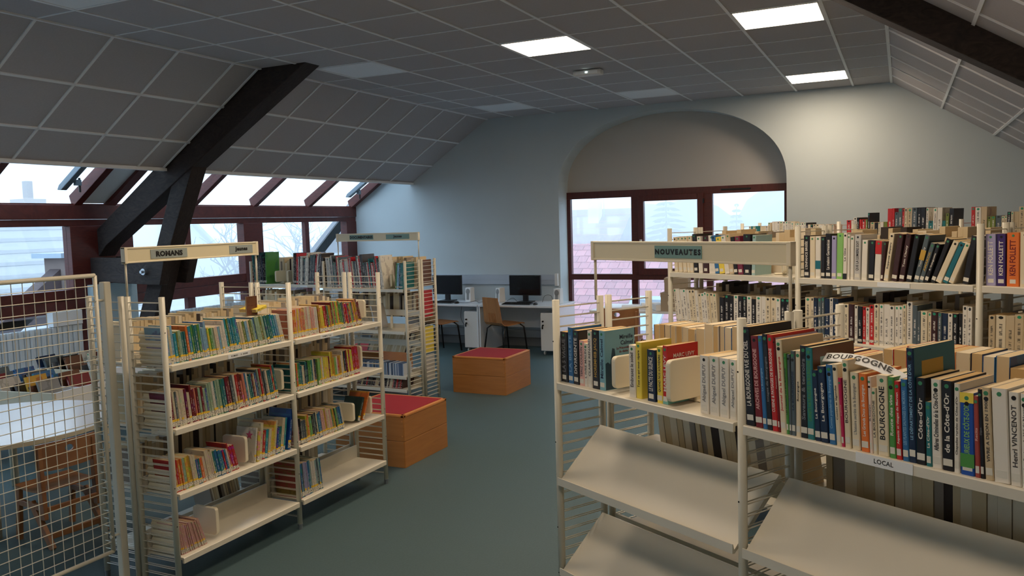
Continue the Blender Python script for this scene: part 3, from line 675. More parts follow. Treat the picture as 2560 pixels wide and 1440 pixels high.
# titled books in the foreground: cover, page block, printed title, spine label, dot
FACE = {}
dotm = [pmat('green_dot', rgb(60,135,95), 0.6), pmat('black_dot', rgb(20,20,22), 0.6)]
LABM = pmat('label_paper', rgb(222,218,205), 0.6)
inkm = {}
def ink(c):
    if c not in inkm: inkm[c] = pmat('ink_'+c, PAL[c], 0.5)
    return inkm[c]
def big_book(fr, x0, x1, H, lean, z, y, col, title, tcol, label, group, D=0.155, dots=1, lab=True, nm='novel'):
    T = x1-x0-0.0005
    t = thing(nm, short(label), 'book', (0,0,0), 0, group)
    put(t, fr, (x0+x1)/2, y, z, lean, T)
    c = 0.0016
    cv = MB().prism([(-T/2, D), (-T/2, 0.0025), (-T/2+0.0025, 0), (T/2-0.0025, 0), (T/2, 0.0025), (T/2, D), (T/2-c, D), (T/2-c, c), (-T/2+c, c), (-T/2+c, D)], 'z', 0, H).build('cover', M_PLAIN, t)
    cv.color = PAL[col]
    MB().box(-T/2+c, T/2-c, c, D-0.002, 0.001, H-0.0006).build('page_block', M_PAGE, t)
    if title:
        me = text_mesh(title, 1.0, 0.02, 1.0, 0.0)
        xs_ = [v.co.x for v in me.vertices]; ys_ = [v.co.y for v in me.vertices]
        wd = max(xs_)-min(xs_); ht = max(ys_)-min(ys_)
        L = H*0.66; sx = L/wd; sy = min(T*0.5/ht, sx*2.2); sx = min(sx, sy*1.6)
        me.transform(Matrix.Diagonal((sx, sy, 1, 1)))
        # reads upwards along the spine
        me.transform(Matrix.Rotation(math.pi/2, 4, 'Z')); me.transform(Matrix.Rotation(math.pi/2, 4, 'X'))
        me.transform(Matrix.Translation((0, -0.0006, H*0.53)))
        me.materials.clear(); me.materials.append(ink(tcol)); link('spine_title', me, t)
    if lab:
        MB().box(-min(T/2-0.002, 0.012), min(T/2-0.002, 0.012), -0.0006, 0.001, H*0.055, H*0.055+0.018).build('spine_label', LABM, t)
    for k in range(dots):
        r = min(0.0055, T*0.32)
        MB().tube((0, -0.0008, H-0.014-k*0.014), (0, 0.0008, H-0.014-k*0.014), r, 14).build('dot_sticker', dotm[k % 2] if dots > 1 or rng.random() < .7 else dotm[1], t)
    return t
NL= [(0.008, 0.055, 0.211, 0.5, -0.009, 'black', 'LA 5 VAGUE', 'grey'), (0.059, 0.09, 0.233, 0.2, -0.01, 'blue', 'LA BELETE', 'lightblue'), (0.091, 0.127, 0.224, 1.0, -0.01, 'black', 'DIV3RGENTE', 'white'), (0.131, 0.16, 0.186, 0.2, -0.009, 'pink', 'TERIZ COULON', 'darkgrey'), (0.161, 0.183, 0.177, 0.5, -0.008, 'white', 'L IVRE MALIN', 'darkgrey'), (0.184, 0.209, 0.23, 1.0, -0.012, 'white', 'CLAIRE RENARD', 'darkgrey'), (0.211, 0.253, 0.237, 1.0, -0.012, 'black', 'HOREMHEB JACQ', 'gold'), (0.254, 0.288, 0.237, 1.1, -0.01, 'skyblue', 'Mireille Calmel', 'navy'), (0.424, 0.459, 0.198, 0.4, 0.011, 'white', 'Embrasez le soleil', 'darkgrey'), (0.462, 0.492, 0.213, 0.9, 0.009, 'yellow', 'Tout ce qui nous répare', 'black'), (0.521, 0.563, 0.192, 0.4, 0.014, 'navy', 'LE PACTE DU SILENCE', 'white'), (0.571, 0.599, 0.208, -0.1, 0.013, 'yellow', 'QUAND NOS SOUVENIRS', 'black'), (0.601, 0.625, 0.214, -0.1, 0.011, 'red', 'MARC LEVY', 'white'), (0.777, 0.816, 0.2, -1.7, 0.013, 'white', 'Abigael DUPUY', 'grey'), (0.82, 0.86, 0.203, -0.7, 0.01, 'white', 'Abigael DUPUY', 'grey'), (0.863, 0.902, 0.201, -0.1, 0.011, 'white', 'Abigael DUPUY', 'grey'), (0.906, 0.934, 0.201, -0.3, 0.012, 'white', 'Abigael DUPUY', 'grey')]
NR= [(0.951, 0.986, 0.321, -4.3, -0.027, 'black', 'LA BOURGOGNE VUE DU CIEL', 'white'), (0.989, 1.017, 0.296, -4.9, -0.025, 'darkred', 'ARCHIVES DE BOURGOGNE', 'pink'), (1.018, 1.034, 0.299, -4.5, -0.022, 'blue', 'La Bourgogne', 'lightblue'), (1.036, 1.056, 0.306, -4.9, -0.02, 'black', 'Images de Bourgogne', 'grey'), (1.056, 1.077, 0.305, -5.3, -0.022, 'red', 'CUISINE & PAYSAGES DE BOURGOGNE', 'white'), (1.078, 1.087, 0.298, -5.3, -0.019, 'darkred', 'Patrimoine', 'pink'), (1.089, 1.11, 0.293, -4.8, -0.022, 'cream', 'Journal de la Bourgogne', 'red'), (1.111, 1.121, 0.253, -2.8, -0.019, 'green', 'LES CANAUX DE BOURGOGNE', 'black'), (1.122, 1.132, 0.252, -2.2, -0.019, 'slate', 'Chemins', 'grey'), (1.132, 1.147, 0.264, -1.2, -0.023, 'slate', 'LA BOURGOGNE', 'navy'), (1.148, 1.165, 0.266, -0.5, -0.024, 'cream', 'Bourgogne', 'black'), (1.166, 1.191, 0.284, -0.9, -0.023, 'black', 'Saveurs & terroirs', 'grey'), (1.191, 1.215, 0.28, -2.1, -0.021, 'teal', 'CARNETS NATURALISTES EN BOURGOGNE', 'green'), (1.218, 1.238, 0.215, -4.8, -0.019, 'navy', 'La Bourgogne', 'white'), (1.239, 1.264, 0.229, -3.9, -0.02, 'navy', 'La Bourgogne', 'white'), (1.268, 1.289, 0.237, -3.6, -0.019, 'blue', 'Contes populaires de Bourgogne', 'lightblue'), (1.292, 1.308, 0.241, -4.3, -0.017, 'cream', 'Contes et légendes', 'darkgrey'), (1.308, 1.318, 0.203, -4.9, -0.016, 'magenta', 'Le journal', 'pink'), (1.319, 1.338, 0.257, -2.8, -0.019, 'cream', 'BOURGOGNE', 'darkgrey'), (1.342, 1.367, 0.225, -2.5, -0.018, 'cream', "L'histoire secrète de la Bourgogne", 'grey'), (1.37, 1.394, 0.225, -2.8, -0.018, 'orange', 'Les Grands Ducs de Bourgogne', 'white'), (1.395, 1.405, 0.219, -2.4, -0.017, 'pinkwhite', 'Ma Bourgogne', 'darkgrey'), (1.406, 1.419, 0.19, -2.6, -0.02, 'cream', 'LA BOURGOGNE', 'darkgrey'), (1.42, 1.452, 0.228, -2.0, -0.024, 'cream', 'BOURGOGNE', 'black'), (1.454, 1.472, 0.227, -2.3, -0.024, 'green', 'Route des vins', 'white'), (1.473, 1.489, 0.218, -2.6, -0.025, 'red', 'Aspects et visages du Morvan', 'white'), (1.491, 1.509, 0.226, -2.5, -0.025, 'blue', 'LES PLANTES SAUVAGES DU MORVAN', 'lightblue'), (1.509, 1.529, 0.312, -2.4, -0.025, 'navy', "LE DÉPARTEMENT DE LA CÔTE D'OR", 'lightblue'), (1.529, 1.554, 0.236, -1.3, -0.022, 'black', "Côte-d'Or", 'white'), (1.555, 1.57, 0.175, -1.8, -0.02, 'teal', "La Côte-d'Or", 'white'), (1.571, 1.597, 0.238, -1.8, -0.021, 'white', "Affaires Criminelles de la Côte-d'Or", 'black'), (1.598, 1.626, 0.238, -1.7, -0.02, 'black', "de la Côte-d'Or", 'white'), (1.627, 1.642, 0.235, -0.9, -0.017, 'white', "Chapelles rurales de Côte-d'Or", 'darkgrey'), (1.644, 1.678, 0.215, -1.5, -0.019, 'royal', "CURIEUX DE CÔTE-D'OR", 'lightgreen'), (1.679, 1.692, 0.21, -2.3, -0.012, 'brickred', 'Recits', 'pink'), (1.692, 1.703, 0.229, -2.9, -0.011, 'black', 'Dijon', 'grey'), (1.704, 1.724, 0.235, -3.3, -0.015, 'beige', 'VIVRE A DIJON EN 1900', 'darkgrey'), (1.725, 1.761, 0.237, -2.8, -0.017, 'white', '', 'grey'), (1.763, 1.787, 0.233, -2.5, -0.013, 'white', 'Henri VINCENOT', 'darkgrey'), (1.788, 1.804, 0.233, -2.1, -0.01, 'white', 'Les Racines du Val de Norge', 'darkgrey')]
T2= [(0.996, 1.033, 0.232, -0.1, 0.007, 'black', "L'ENFANCE BRISÉE", 'white'), (1.034, 1.067, 0.227, 0.0, 0.007, 'cream', '', 'grey'), (1.069, 1.101, 0.227, 0.1, 0.007, 'white', '', 'grey'), (1.103, 1.127, 0.225, 0.5, 0.008, 'black', '', 'white'), (1.129, 1.165, 0.241, 0.4, 0.008, 'black', 'La maison Germanicus', 'white'), (1.166, 1.195, 0.229, 0.6, 0.007, 'lilac', '', 'darkgrey'), (1.196, 1.233, 0.243, 1.1, 0.006, 'lightgreen', '', 'green'), (1.234, 1.256, 0.244, 0.9, 0.006, 'white', 'Le Gite', 'darkgrey'), (1.259, 1.273, 0.236, 0.7, 0.007, 'white', '', 'darkgrey'), (1.277, 1.296, 0.228, 0.5, 0.007, 'white', '', 'darkgrey'), (1.298, 1.334, 0.235, 1.2, 0.007, 'palegrey', 'QUE LA LUMIERE SOIT', 'black'), (1.339, 1.37, 0.207, 1.7, 0.007, 'white', '', 'darkgrey'), (1.378, 1.409, 0.206, 2.1, 0.007, 'black', '', 'white'), (1.41, 1.444, 0.202, 2.7, 0.007, 'white', '', 'grey'), (1.444, 1.458, 0.201, 5.4, 0.008, 'darkbrown', '', 'grey'), (1.461, 1.486, 0.241, 7.9, 0.008, 'cream', 'Suppose disparu', 'black'), (1.502, 1.531, 0.238, 8.5, 0.009, 'darkbrown', '', 'red'), (1.541, 1.568, 0.238, 9.2, 0.009, 'darkbrown', 'Tom Clancy', 'white'), (1.579, 1.606, 0.236, 10.4, 0.011, 'black', '', 'red'), (1.617, 1.642, 0.236, 13.8, 0.01, 'slate', 'Tom Clancy', 'white'), (1.643, 1.665, 0.198, 17.1, 0.011, 'slate', 'AMAROK', 'gold'), (1.668, 1.688, 0.196, 18.3, 0.011, 'black', 'A Guinguette', 'white'), (1.7, 1.722, 0.223, 20.0, 0.012, 'black', '', 'grey'), (1.724, 1.753, 0.213, 23.1, 0.01, 'cream', '', 'grey'), (1.758, 1.783, 0.207, 22.7, 0.011, 'tealblue', '', 'teal'), (1.786, 1.81, 0.205, 22.5, 0.011, 'cream', '', 'grey'), (1.85, 1.879, 0.227, 10.1, 0.012, 'black', '', 'white')]
T3= [(1.956, 2.001, 0.234, -1.2, 0.009, 'lilac', 'KEN FOLLETT', 'white'), (2.003, 2.04, 0.235, -0.5, 0.008, 'purple', 'KEN FOLLETT', 'white'), (2.045, 2.097, 0.24, -0.5, 0.007, 'orange', 'KEN FOLLETT', 'darkred'), (2.1, 2.139, 0.243, -0.6, 0.006, 'cream', '', 'grey')]
T1= [(0.016, 0.045, 0.225, -2.9, 0.007, 'cream'), (0.053, 0.084, 0.228, -4.4, 0.006, 'cream'), (0.091, 0.122, 0.229, -6.0, 0.006, 'cream'), (0.127, 0.148, 0.23, -6.6, 0.006, 'cream'), (0.149, 0.178, 0.232, -4.3, 0.006, 'cream'), (0.182, 0.217, 0.244, -3.4, 0.005, 'black'), (0.222, 0.254, 0.229, -3.9, 0.004, 'white'), (0.256, 0.303, 0.232, -0.5, 0.004, 'darkbrown'), (0.307, 0.354, 0.235, -1.6, 0.005, 'white'), (0.355, 0.388, 0.234, -9.6, 0.005, 'blue'), (0.389, 0.428, 0.225, -9.1, 0.006, 'yellow'), (0.431, 0.465, 0.234, -8.9, 0.006, 'white'), (0.467, 0.499, 0.243, -7.5, 0.006, 'beige'), (0.501, 0.529, 0.225, -7.3, 0.005, 'black'), (0.531, 0.569, 0.228, -6.8, 0.005, 'magentadark'), (0.57, 0.623, 0.241, -0.2, 0.004, 'black'), (0.628, 0.654, 0.235, 2.2, 0.003, 'paleteal')]
gN = 'new arrivals on the NOUVEAUTES case'; gL = 'local history books on the LOCAL shelf'
TW = {'cream':'cream', 'white':'white'}
def lab_titled(i, n, col, title, where):
    return '%s book%s, %s from the left %s' % (cname(col), (' titled '+title) if title and len(title.split()) <= 3 and title not in NOTITLE else '', ordn(i+1), where) if 'tall' not in where else '%s book%s, %s from left, %s' % (cname(col), (' titled '+title) if title and len(title.split()) <= 3 and title not in NOTITLE else '', ordn(i+1), where)
NOTITLE = {'MARC LEVY', 'Mireille Calmel', 'CLAIRE RENARD', 'TERIZ COULON', 'HOREMHEB JACQ', 'Henri VINCENOT', 'Abigael DUPUY', 'KEN FOLLETT', 'Tom Clancy'}
for i, (x0, x1, H, ln, dz, col, title, tc) in enumerate(NL):
    big_book(FN, x0, min(x1, 0.944), H, 0 if i < 13 else 0, 1.18, 0.012, col, title, tc, lab_titled(i, len(NL), col, title, 'under NOUVEAUTES sign'), gN, 0.16, 1, i not in (9,))
for i, (x0, x1, H, ln, dz, col, title, tc) in enumerate(NR):
    big_book(FN, x0+0.04-0.018*min(1, i/16), x1+0.04-0.018*min(1, i/16), H-0.004, max(-4, ln), 1.18, -0.008, col, title, tc, lab_titled(i, len(NR), col, title, 'on the LOCAL shelf'), gL, 0.18 if H < 0.26 else 0.215, 2 if i % 3 == 0 else 1, nm='history_book')
# printed covers and bands of some of them
def face_text(txt, tcol, fr, x, y, z, size, bold=0.02, xs=1.0, name='cover_title'): pass
gT = 'novels on the top shelf of the tall case'
for i, (x0, x1, H, ln, dz, col, title, tc) in enumerate(T2+T3):
    big_book(FT, x0, x1, H, ln, 1.503, 0.012, col, title, tc, lab_titled(i, 0, col, title, 'top shelf, tall case, past second post' if i < len(T2) else 'beyond third post of tall case'), gT, 0.15, 1)
for i, (x0, x1, H, ln, dz, col) in enumerate(T1):
    big_book(FT, x0+0.012, x1+0.012, H, max(ln, -8), 1.503, 0.012, col, '', 'black', '%s book, %s from the left in the first bay, top shelf of the tall case' % (cname(col), ordn(i+1)), gT, 0.15, 1)
rows(FT, 2.145, 2.88, 1.503, 0.012, ['cream','orange','black','white'], (0.02, 0.045), (0.21, 0.25), (0, 0), 'novel', 'far right of the top shelf of the tall case', gT, NM, 0.15, seed=205)
# second shelf of the tall case
gS = 'novels on the second shelf of the tall case'
rows(FT, 0.035, 0.39, 1.17, 0.012, ['white','cream'], (0.020, 0.028), (0.205, 0.235), (-7, -4), 'novel', 'second shelf, left bay of the tall case', gS, NM, 0.15, seed=210)
rows(FT, 0.395, 0.93, 1.17, 0.012, ['white','white','black','cream','black'], (0.025, 0.04), (0.19, 0.215), (0, 0), 'novel', 'second shelf, left bay of the tall case, right half', gS, NM, 0.15, seed=211)
rows(FT, 1.0, 1.90, 1.17, 0.012, ['black','white','cream','white','navy','darkbrown','white','cream','red','slate'], (0.016, 0.036), (0.195, 0.245), (0, 0), 'novel', 'second shelf, middle bay of the tall case', gS, NM, 0.15, seed=212)
rows(FT, 1.97, 2.85, 1.17, 0.012, ['slate','cream','beige','white','black'], (0.025, 0.045), (0.20, 0.235), (0, 0), 'novel', 'second shelf, right bay of the tall case', gS, NM, 0.15, seed=213)
for k in range(3):
    stuffrow(FT, k*LN+0.04, (k+1)*LN-0.1, 0.84, 0.165, (0.19, 0.24), (0.02, 0.04), 0.15, 'shadowed row of novels on the third shelf of the tall case, %s bay' % ('left','middle','right')[k], 220+k, lean=0)
# farthest row
for k in range(3):
    w_ = ('first', 'second', 'third', 'fourth')[k]
    gg = 'novels in the farthest bookcase'
    a = 0.06; b_ = LN-0.05
    if k == 0:
        rows(F3, a, 0.30, 1.62, 0.012, ['teal','cream','cream','white'], (0.018, 0.03), (0.14, 0.18), (0, 0), 'paperback', 'top shelf, first bay of the farthest case', gg, NM, 0.12, seed=300, nm='paperback')
        rows(F3, 0.31, b_, 1.62, 0.012, ['cream','white','black','cream','red','white'], (0.012, 0.03), (0.14, 0.22), (0, 0), 'paperback', 'top shelf, first bay, right half, farthest case', gg, NM, 0.12, seed=301, nm='paperback')
    else:
        rows(F3, k*LN+a, k*LN+b_, 1.62, 0.012, ['cream','white','black','beige','red','slate','teal','olive','white'], (0.014, 0.04), (0.15, 0.27), (0, 2), 'paperback', 'top shelf, %s bay of the farthest case' % w_, gg, NM, 0.14, seed=302+k, hstep=4, nm='paperback')
    stuffrow(F3, k*LN+a, k*LN+b_, 1.30, 0.155, (0.18, 0.25), (0.014, 0.035), 0.14, 'row of paperbacks on the second shelf of the farthest case, %s bay' % w_, 312+k, lean=1)
    stuffrow(F3, k*LN+a, k*LN+b_, 0.97, 0.155, (0.18, 0.24), (0.02, 0.04), 0.14, 'row of paperbacks on the third shelf of the farthest case, %s bay' % w_, 322+k, lean=1)
# documentary bookcase
gd = 'documentary books for children in the DOCUMENTAIRES case'
PD_ = ['black','slate','white','cream','darkgrey','navy','palegrey','brown','teal']
def dr(x0, x1, z, hr, lean, where, seed, pal=PD_, tr_=(0.008, 0.02), D=0.21, kind='picture book'):
    return rows(FD2, x0, x1, z, 0.012, pal, tr_, hr, lean, kind, where, gd, NM, D, seed=seed, hstep=5, nm=kind.replace(' ', '_'))
dr(0.03, 0.22, 1.245, (0.30, 0.36), (-5, 3), 'top shelf, left end of the DOCUMENTAIRES case', 400, ['green','slate','black','teal','navy'])
dr(0.62, 1.02, 1.245, (0.29, 0.36), (2, 10), 'top shelf, left bay of the DOCUMENTAIRES case', 401, ['black','red','slate','darkgrey','white'])
dr(1.10, 1.86, 1.21, (0.27, 0.37), (-3, -6), 'top shelf, right bay of the DOCUMENTAIRES case', 402, ['white','cream','slate','darkgrey','red','teal','white','palegrey'])
dr(2.0, 2.11, 1.21, (0.22, 0.28), (5, 2), 'top shelf, right end of the DOCUMENTAIRES case', 403, ['navy','lightblue','teal','green'])
dr(1.12, 1.55, 0.777, (0.20, 0.26), (-3, -8), 'second shelf, right bay of the DOCUMENTAIRES case', 404)
dr(1.12, 2.05, 0.177, (0.10, 0.125), (22, 12), 'bottom shelf, right bay of the DOCUMENTAIRES case', 405, ['brown','darkbrown','cream','black','red','beige'])
stuffrow(FD2, 1.12, 2.08, 0.314, 0.15, (0.12, 0.13), (0.007, 0.011), 0.14, 'tight row of disc cases on the third shelf of the DOCUMENTAIRES case', 406, lean=0, mats=1)
stuffrow(FD2, 0.05, 1.0, 0.92, 0.20, (0.18, 0.26), (0.01, 0.03), 0.19, 'shadowed row of books on the second shelf, left bay, DOCUMENTAIRES case', 407, lean=0)
stuffrow(FD2, 1.12, 2.05, 0.885, RY+PD-0.012, (0.20, 0.27), (0.012, 0.03), 0.2, 'row of page edges on the far side of the DOCUMENTAIRES case', 140)
stuffrow(FD2, 1.35, 2.0, 0.50, RY+PD-0.012, (0.20, 0.24), (0.012, 0.03), 0.2, 'row of brown spines low on the far side of the DOCUMENTAIRES case', 141, lean=22)
# big magazines lying sideways on the aisle end, rear unit
def flatthing(name, label, cat, fr, x, y, z, sx, sy, sz_, col, lean=0, group=None, mats=None):
    mb = MB().box(-sx/2, sx/2, 0, sy, 0, sz_)
    o = mb.build(name, mats or M_PLAIN); o.color = PAL[col] if isinstance(col, str) else col
    put(o, fr, x, y, z, lean, sx); return tag(o, label, cat, group)
for z, col, nm in ((1.21, 'brown', 'brown-covered magazine seen through the upper rungs of the DOCUMENTAIRES case end'), (0.885, 'red', 'red picture album seen through the rungs of the DOCUMENTAIRES case end'), (0.50, 'yellow', 'yellow picture album seen through the lower rungs of the DOCUMENTAIRES case end'), (0.20, 'palegrey', 'pale grey album at the foot of the DOCUMENTAIRES case end')):
    flatthing('album', nm, 'book', FD2, 2*LD-0.035, RY+0.02, z, 0.02, 0.20, 0.28, col, 0, 'albums in the DOCUMENTAIRES case end')
# kneeling album (grey) with a bear-like blot, leaning on the second shelf
flatthing('album', 'large grey album leaning in the second shelf of the DOCUMENTAIRES case', 'book', FD2, 1.72, 0.03, 0.782, 0.015, 0.21, 0.26, 'palegrey', -14, 'albums in the DOCUMENTAIRES case')
# book supports (plastic dividers)
def sup_data(w=0.022, d=0.155, h=0.125, z0=0.02):
    r = 0.018; pts = []
    for cx, cz, a0 in ((d-r, z0+h-r, 0), (r, z0+h-r, 90), (r, z0+r, 180), (d-r, z0+r, 270)):
        for k in range(5): a = R_(a0+k*22.5); pts.append((cx+r*math.cos(a), cz+r*math.sin(a)))
    mb = MB().prism(pts, 'x', -w/2, w/2)
    mb.box(-0.05, 0.02, d-0.03, d+0.02, z0-0.018, z0-0.010); mb.box(-0.008, 0.008, d-0.03, d+0.01, z0-0.02, z0+0.02)
    return mb.data('book_support', M_PLAST)
S1 = sup_data(); S2 = sup_data(0.022, 0.17, 0.15, 0.02)
def sup(fr, x, y, z, label, rot=0, me=None, lean=0):
    o = link('book_support', me or S1); put(o, fr, x, y, z, lean, 0.02); o.rotation_euler.z += rot
    md = o.modifiers.new('b', 'BEVEL'); md.width = 0.003; md.segments = 2
    return tag(o, label, 'book support', 'cream plastic book supports')
sup(FN, 0.350, 0.0, 1.18, 'cream plastic book support right of the sky-blue cover, NOUVEAUTES shelf', -0.0)
sup(FN, 0.656, -0.018, 1.18, 'large cream plastic book support covering the red book, NOUVEAUTES shelf', 0, S2)
sup(FR, 1.755, 0.03, 1.20, 'cream book support at the right end of the top shelf, far bay, ROMANS case')
sup(FR, 0.885, 0.03, 0.86, 'cream book support ending the second shelf, near bay, ROMANS case')
sup(FR, 1.69, 0.03, 0.86, 'cream book support ending the second shelf, far bay, ROMANS case', 0, S2)
sup(FR, 0.535, 0.01, 0.513, 'cream book support in the middle of the third shelf, near bay, ROMANS case', 0, S2)
sup(FR, 1.55, 0.01, 0.513, 'cream book support left of the leaning dark book, third shelf, ROMANS case')
sup(FR, 1.78, 0.03, 0.513, 'cream book support at the right end of the third shelf, ROMANS case')
sup(FR, 0.29, 0.01, 0.178, 'cream book support after the pink booklets, bottom shelf, ROMANS case', 0, S2)
for z, w_ in zip(Z4, ('top', 'second', 'third', 'bottom')):
    # the ribbed plastic end trays seen through the near ladder
    t = thing('end_tray', 'ribbed cream plastic tray at the near end of the %s shelf, ROMANS case' % w_, 'tray', FR.w(0.035, 0.02, z+0.001), FR.a, 'ribbed end trays')
    for k in range(4):
        MB().prism([(0.0, 0.0), (0.0, 0.03), (0.012, 0.036), (0.18, 0.036), (0.19, 0.026), (0.19, 0.0)], 'x', -0.012, -0.002).build('rib', M_PLAST, t, (0, 0, 0.003+k*0.042), bevel=0.003)
    MB().box(-0.004, 0.0, 0.0, 0.19, 0.0, 0.17).build('back_plate', M_PLAST, t)
sup(FD2, 0.34, 0.03, 1.246, 'cream book support on the left end of the DOCUMENTAIRES top shelf')
sup(FD2, 0.52, 0.03, 1.246, 'translucent pale book support on the DOCUMENTAIRES top shelf').rotation_euler.z += 0.5
sup(FD2, 1.95, 0.02, 1.213, 'cream book support on the right end of the DOCUMENTAIRES top shelf').rotation_euler.z += 0.6
sup(FD2, 1.93, 0.02, 0.778, 'cream book support on the second shelf of the DOCUMENTAIRES case').rotation_euler.z += 0.6
sup(FT, 0.86, 0.03, 1.503, 'cream book support on the top shelf of the tall novels case, first bay').rotation_euler.z += 0.7
# ------------------------------------------------------------ hanging signs
def sign(fr, x0, x1, y, z0, z1, words, label, H, thick=0.028, plaq=None):
    t = thing('shelf_sign', label, 'sign', fr.w(x0, y, z0), fr.a, 'shelf signs')
    L = x1-x0; h = z1-z0
    MB().box(0.012, L-0.012, -thick/2+0.003, thick/2-0.003, 0.006, h-0.006).build('panel', M_SIGN, t)
    f = MB(); e = 0.008
    f.box(0, L, -thick/2, thick/2, 0, e); f.box(0, L, -thick/2, thick/2, h-e, h); f.build('edge_strip', M_PLAST, t, bevel=0.0015)
    for xa, xb in ((0, 0.018), (L-0.018, L)): MB().box(xa, xb, -thick/2-0.001, thick/2+0.001, -0.002, h+0.001).build('end_cap', M_PLAST, t, bevel=0.002)
    for xa in (0.012, L-0.012): MB().tube((xa, 0, H-z0-0.02), (xa, 0, 0.0), 0.006, 10).build('rod', M_CREAM, t, smooth=True)
    for (cx, w_, txt, sz_, bold, sp, pm) in words:
        MB().box(cx-w_/2, cx+w_/2, -thick/2+0.0005, -thick/2+0.003, h*0.20, h*0.80).build('plaque', pm, t)
        me = text_mesh(txt, 1.0, 0.055 if bold else 0.02, 1.0, 0.0, spacing=sp)
        xs_ = [v.co.x for v in me.vertices]; ys_ = [v.co.y for v in me.vertices]
        k = sz_/(max(ys_)-min(ys_)); wd = (max(xs_)-min(xs_))*k; kx = min(1.15, w_*0.97/wd)
        cxm = (max(xs_)+min(xs_))/2; cym = (max(ys_)+min(ys_))/2
        me.transform(Matrix.Translation((-cxm, -cym, 0))); me.transform(Matrix.Diagonal((k*kx, k, 1, 1))); me.transform(Matrix.Rotation(math.pi/2, 4, 'X'))
        me.materials.clear(); me.materials.append(M_INK); link('lettering', me, t, (cx, -thick/2-0.0004, h*0.5))
    return t
sign(FR, -0.01, 0.955, PD, 1.70, 1.782, [(0.285, 0.245, 'ROMANS', 0.030, True, 1.05, M_PLAQ), (0.82, 0.19, 'Jeunes', 0.030, True, 1.1, M_PLAQ)], 'cream overhead sign reading ROMANS and Jeunes above the left bookcase', 1.53)
sign(FN, -0.038, 0.985, PD, 1.680, 1.760, [(0.51, 0.245, 'NOUVEAUTES', 0.023, True, 1.35, M_PLAQ2)], 'cream overhead sign reading NOUVEAUTES above the right bookcase', 1.524)
sign(FD2, LD-0.005, 2*LD+0.02, PD, 1.70, 1.785, [(0.35, 0.32, 'DOCUMENTAIRES', 0.030, True, 0.95, M_PLAQ2), (0.83, 0.30, 'Jeunes', 0.034, True, 1.05, M_PLAQ2)], 'cream overhead sign reading DOCUMENTAIRES and Jeunes above the farther bookcase', 1.50)
# label strips on shelf fronts
def strip(fr, x, z, w_, txt, label, h=0.026, y=-0.0235, size=0.014, bold=0.01):
    t = thing('shelf_label', label, 'label', fr.w(x, y, z), fr.a, 'shelf edge labels')
    MB().box(0, w_, -0.001, 0.001, 0, h).build('card', M_PAPER, t)
    if txt:
        me = text_mesh(txt, size, bold*size, 1.0, 0.0); me.transform(Matrix.Rotation(math.pi/2, 4, 'X')); me.materials.clear(); me.materials.append(M_INK)
        link('lettering', me, t, (w_/2, -0.0015, h/2))
strip(FN, 1.385, 1.1505, 0.165, 'LOCAL', 'white strip reading LOCAL on the front edge of the right bookcase shelf', 0.030, size=0.018)
strip(FR, 0.40, 1.151, 0.17, 'ROMAN  -  A  ANNE', 'white shelf-edge strip on the near bay of the ROMANS top shelf', 0.024)
strip(FR, 1.19, 1.151, 0.13, 'ROMAN  9 ans', 'white shelf-edge strip on the far bay of the ROMANS top shelf', 0.024)
strip(FT, 1.45, 1.475, 0.17, '', 'blank strip on the front edge of the tall case top shelf', 0.024)
strip(FD2, 0.75, 1.217, 0.1, '', 'blank strip on the left top shelf of the DOCUMENTAIRES case', 0.02)
strip(FD2, 1.20, 1.182, 0.2, '', 'blank strip on the right top shelf of the DOCUMENTAIRES case', 0.02)
# loose paper band reading BOURGOGNE draped on the local books
pb = thing('paper_band', 'curled white paper band reading BOURGOGNE lying on the local books', 'label', FN.w(1.235, 0.05, 1.41), FN.a)
mb = MB(); N_ = 16
vs = []
for i in range(N_+1):
    f = i/N_; x = 0.30*f; z = 0.022*math.sin(f*3.4)+0.012-0.035*f; y = -0.03*f
    vs += [(x, y-0.012, z-0.010), (x, y+0.012, z+0.012), (x, y-0.012, z-0.0112), (x, y+0.012, z+0.0108)]
fs = []
for i in range(N_):
    a = 4*i; b = a+4
    fs += [(a, b, b+1, a+1), (a+2, a+3, b+3, b+2), (a, a+2, b+2, b), (a+1, b+1, b+3, a+3)]
mb.add(vs, fs); mb.build('band', M_PAPER, pb)
me = text_mesh('BOURGOGNE', 0.024, 0.0006, 1.35, 0.0, align='LEFT', spacing=1.1)
bm = bmesh.new(); bm.from_mesh(me)
for v in bm.verts:
    x, y = v.co.x, v.co.y; f = x/0.30; zc = 0.022*math.sin(f*3.4)+0.012-0.035*f
    v.co = Vector((x+0.008, -0.03*f+y*0.75, zc+0.001+y*0.75*0.917+0.0018))
bm.to_mesh(me); bm.free(); me.materials.clear(); me.materials.append(M_INK); link('lettering', me, pb)

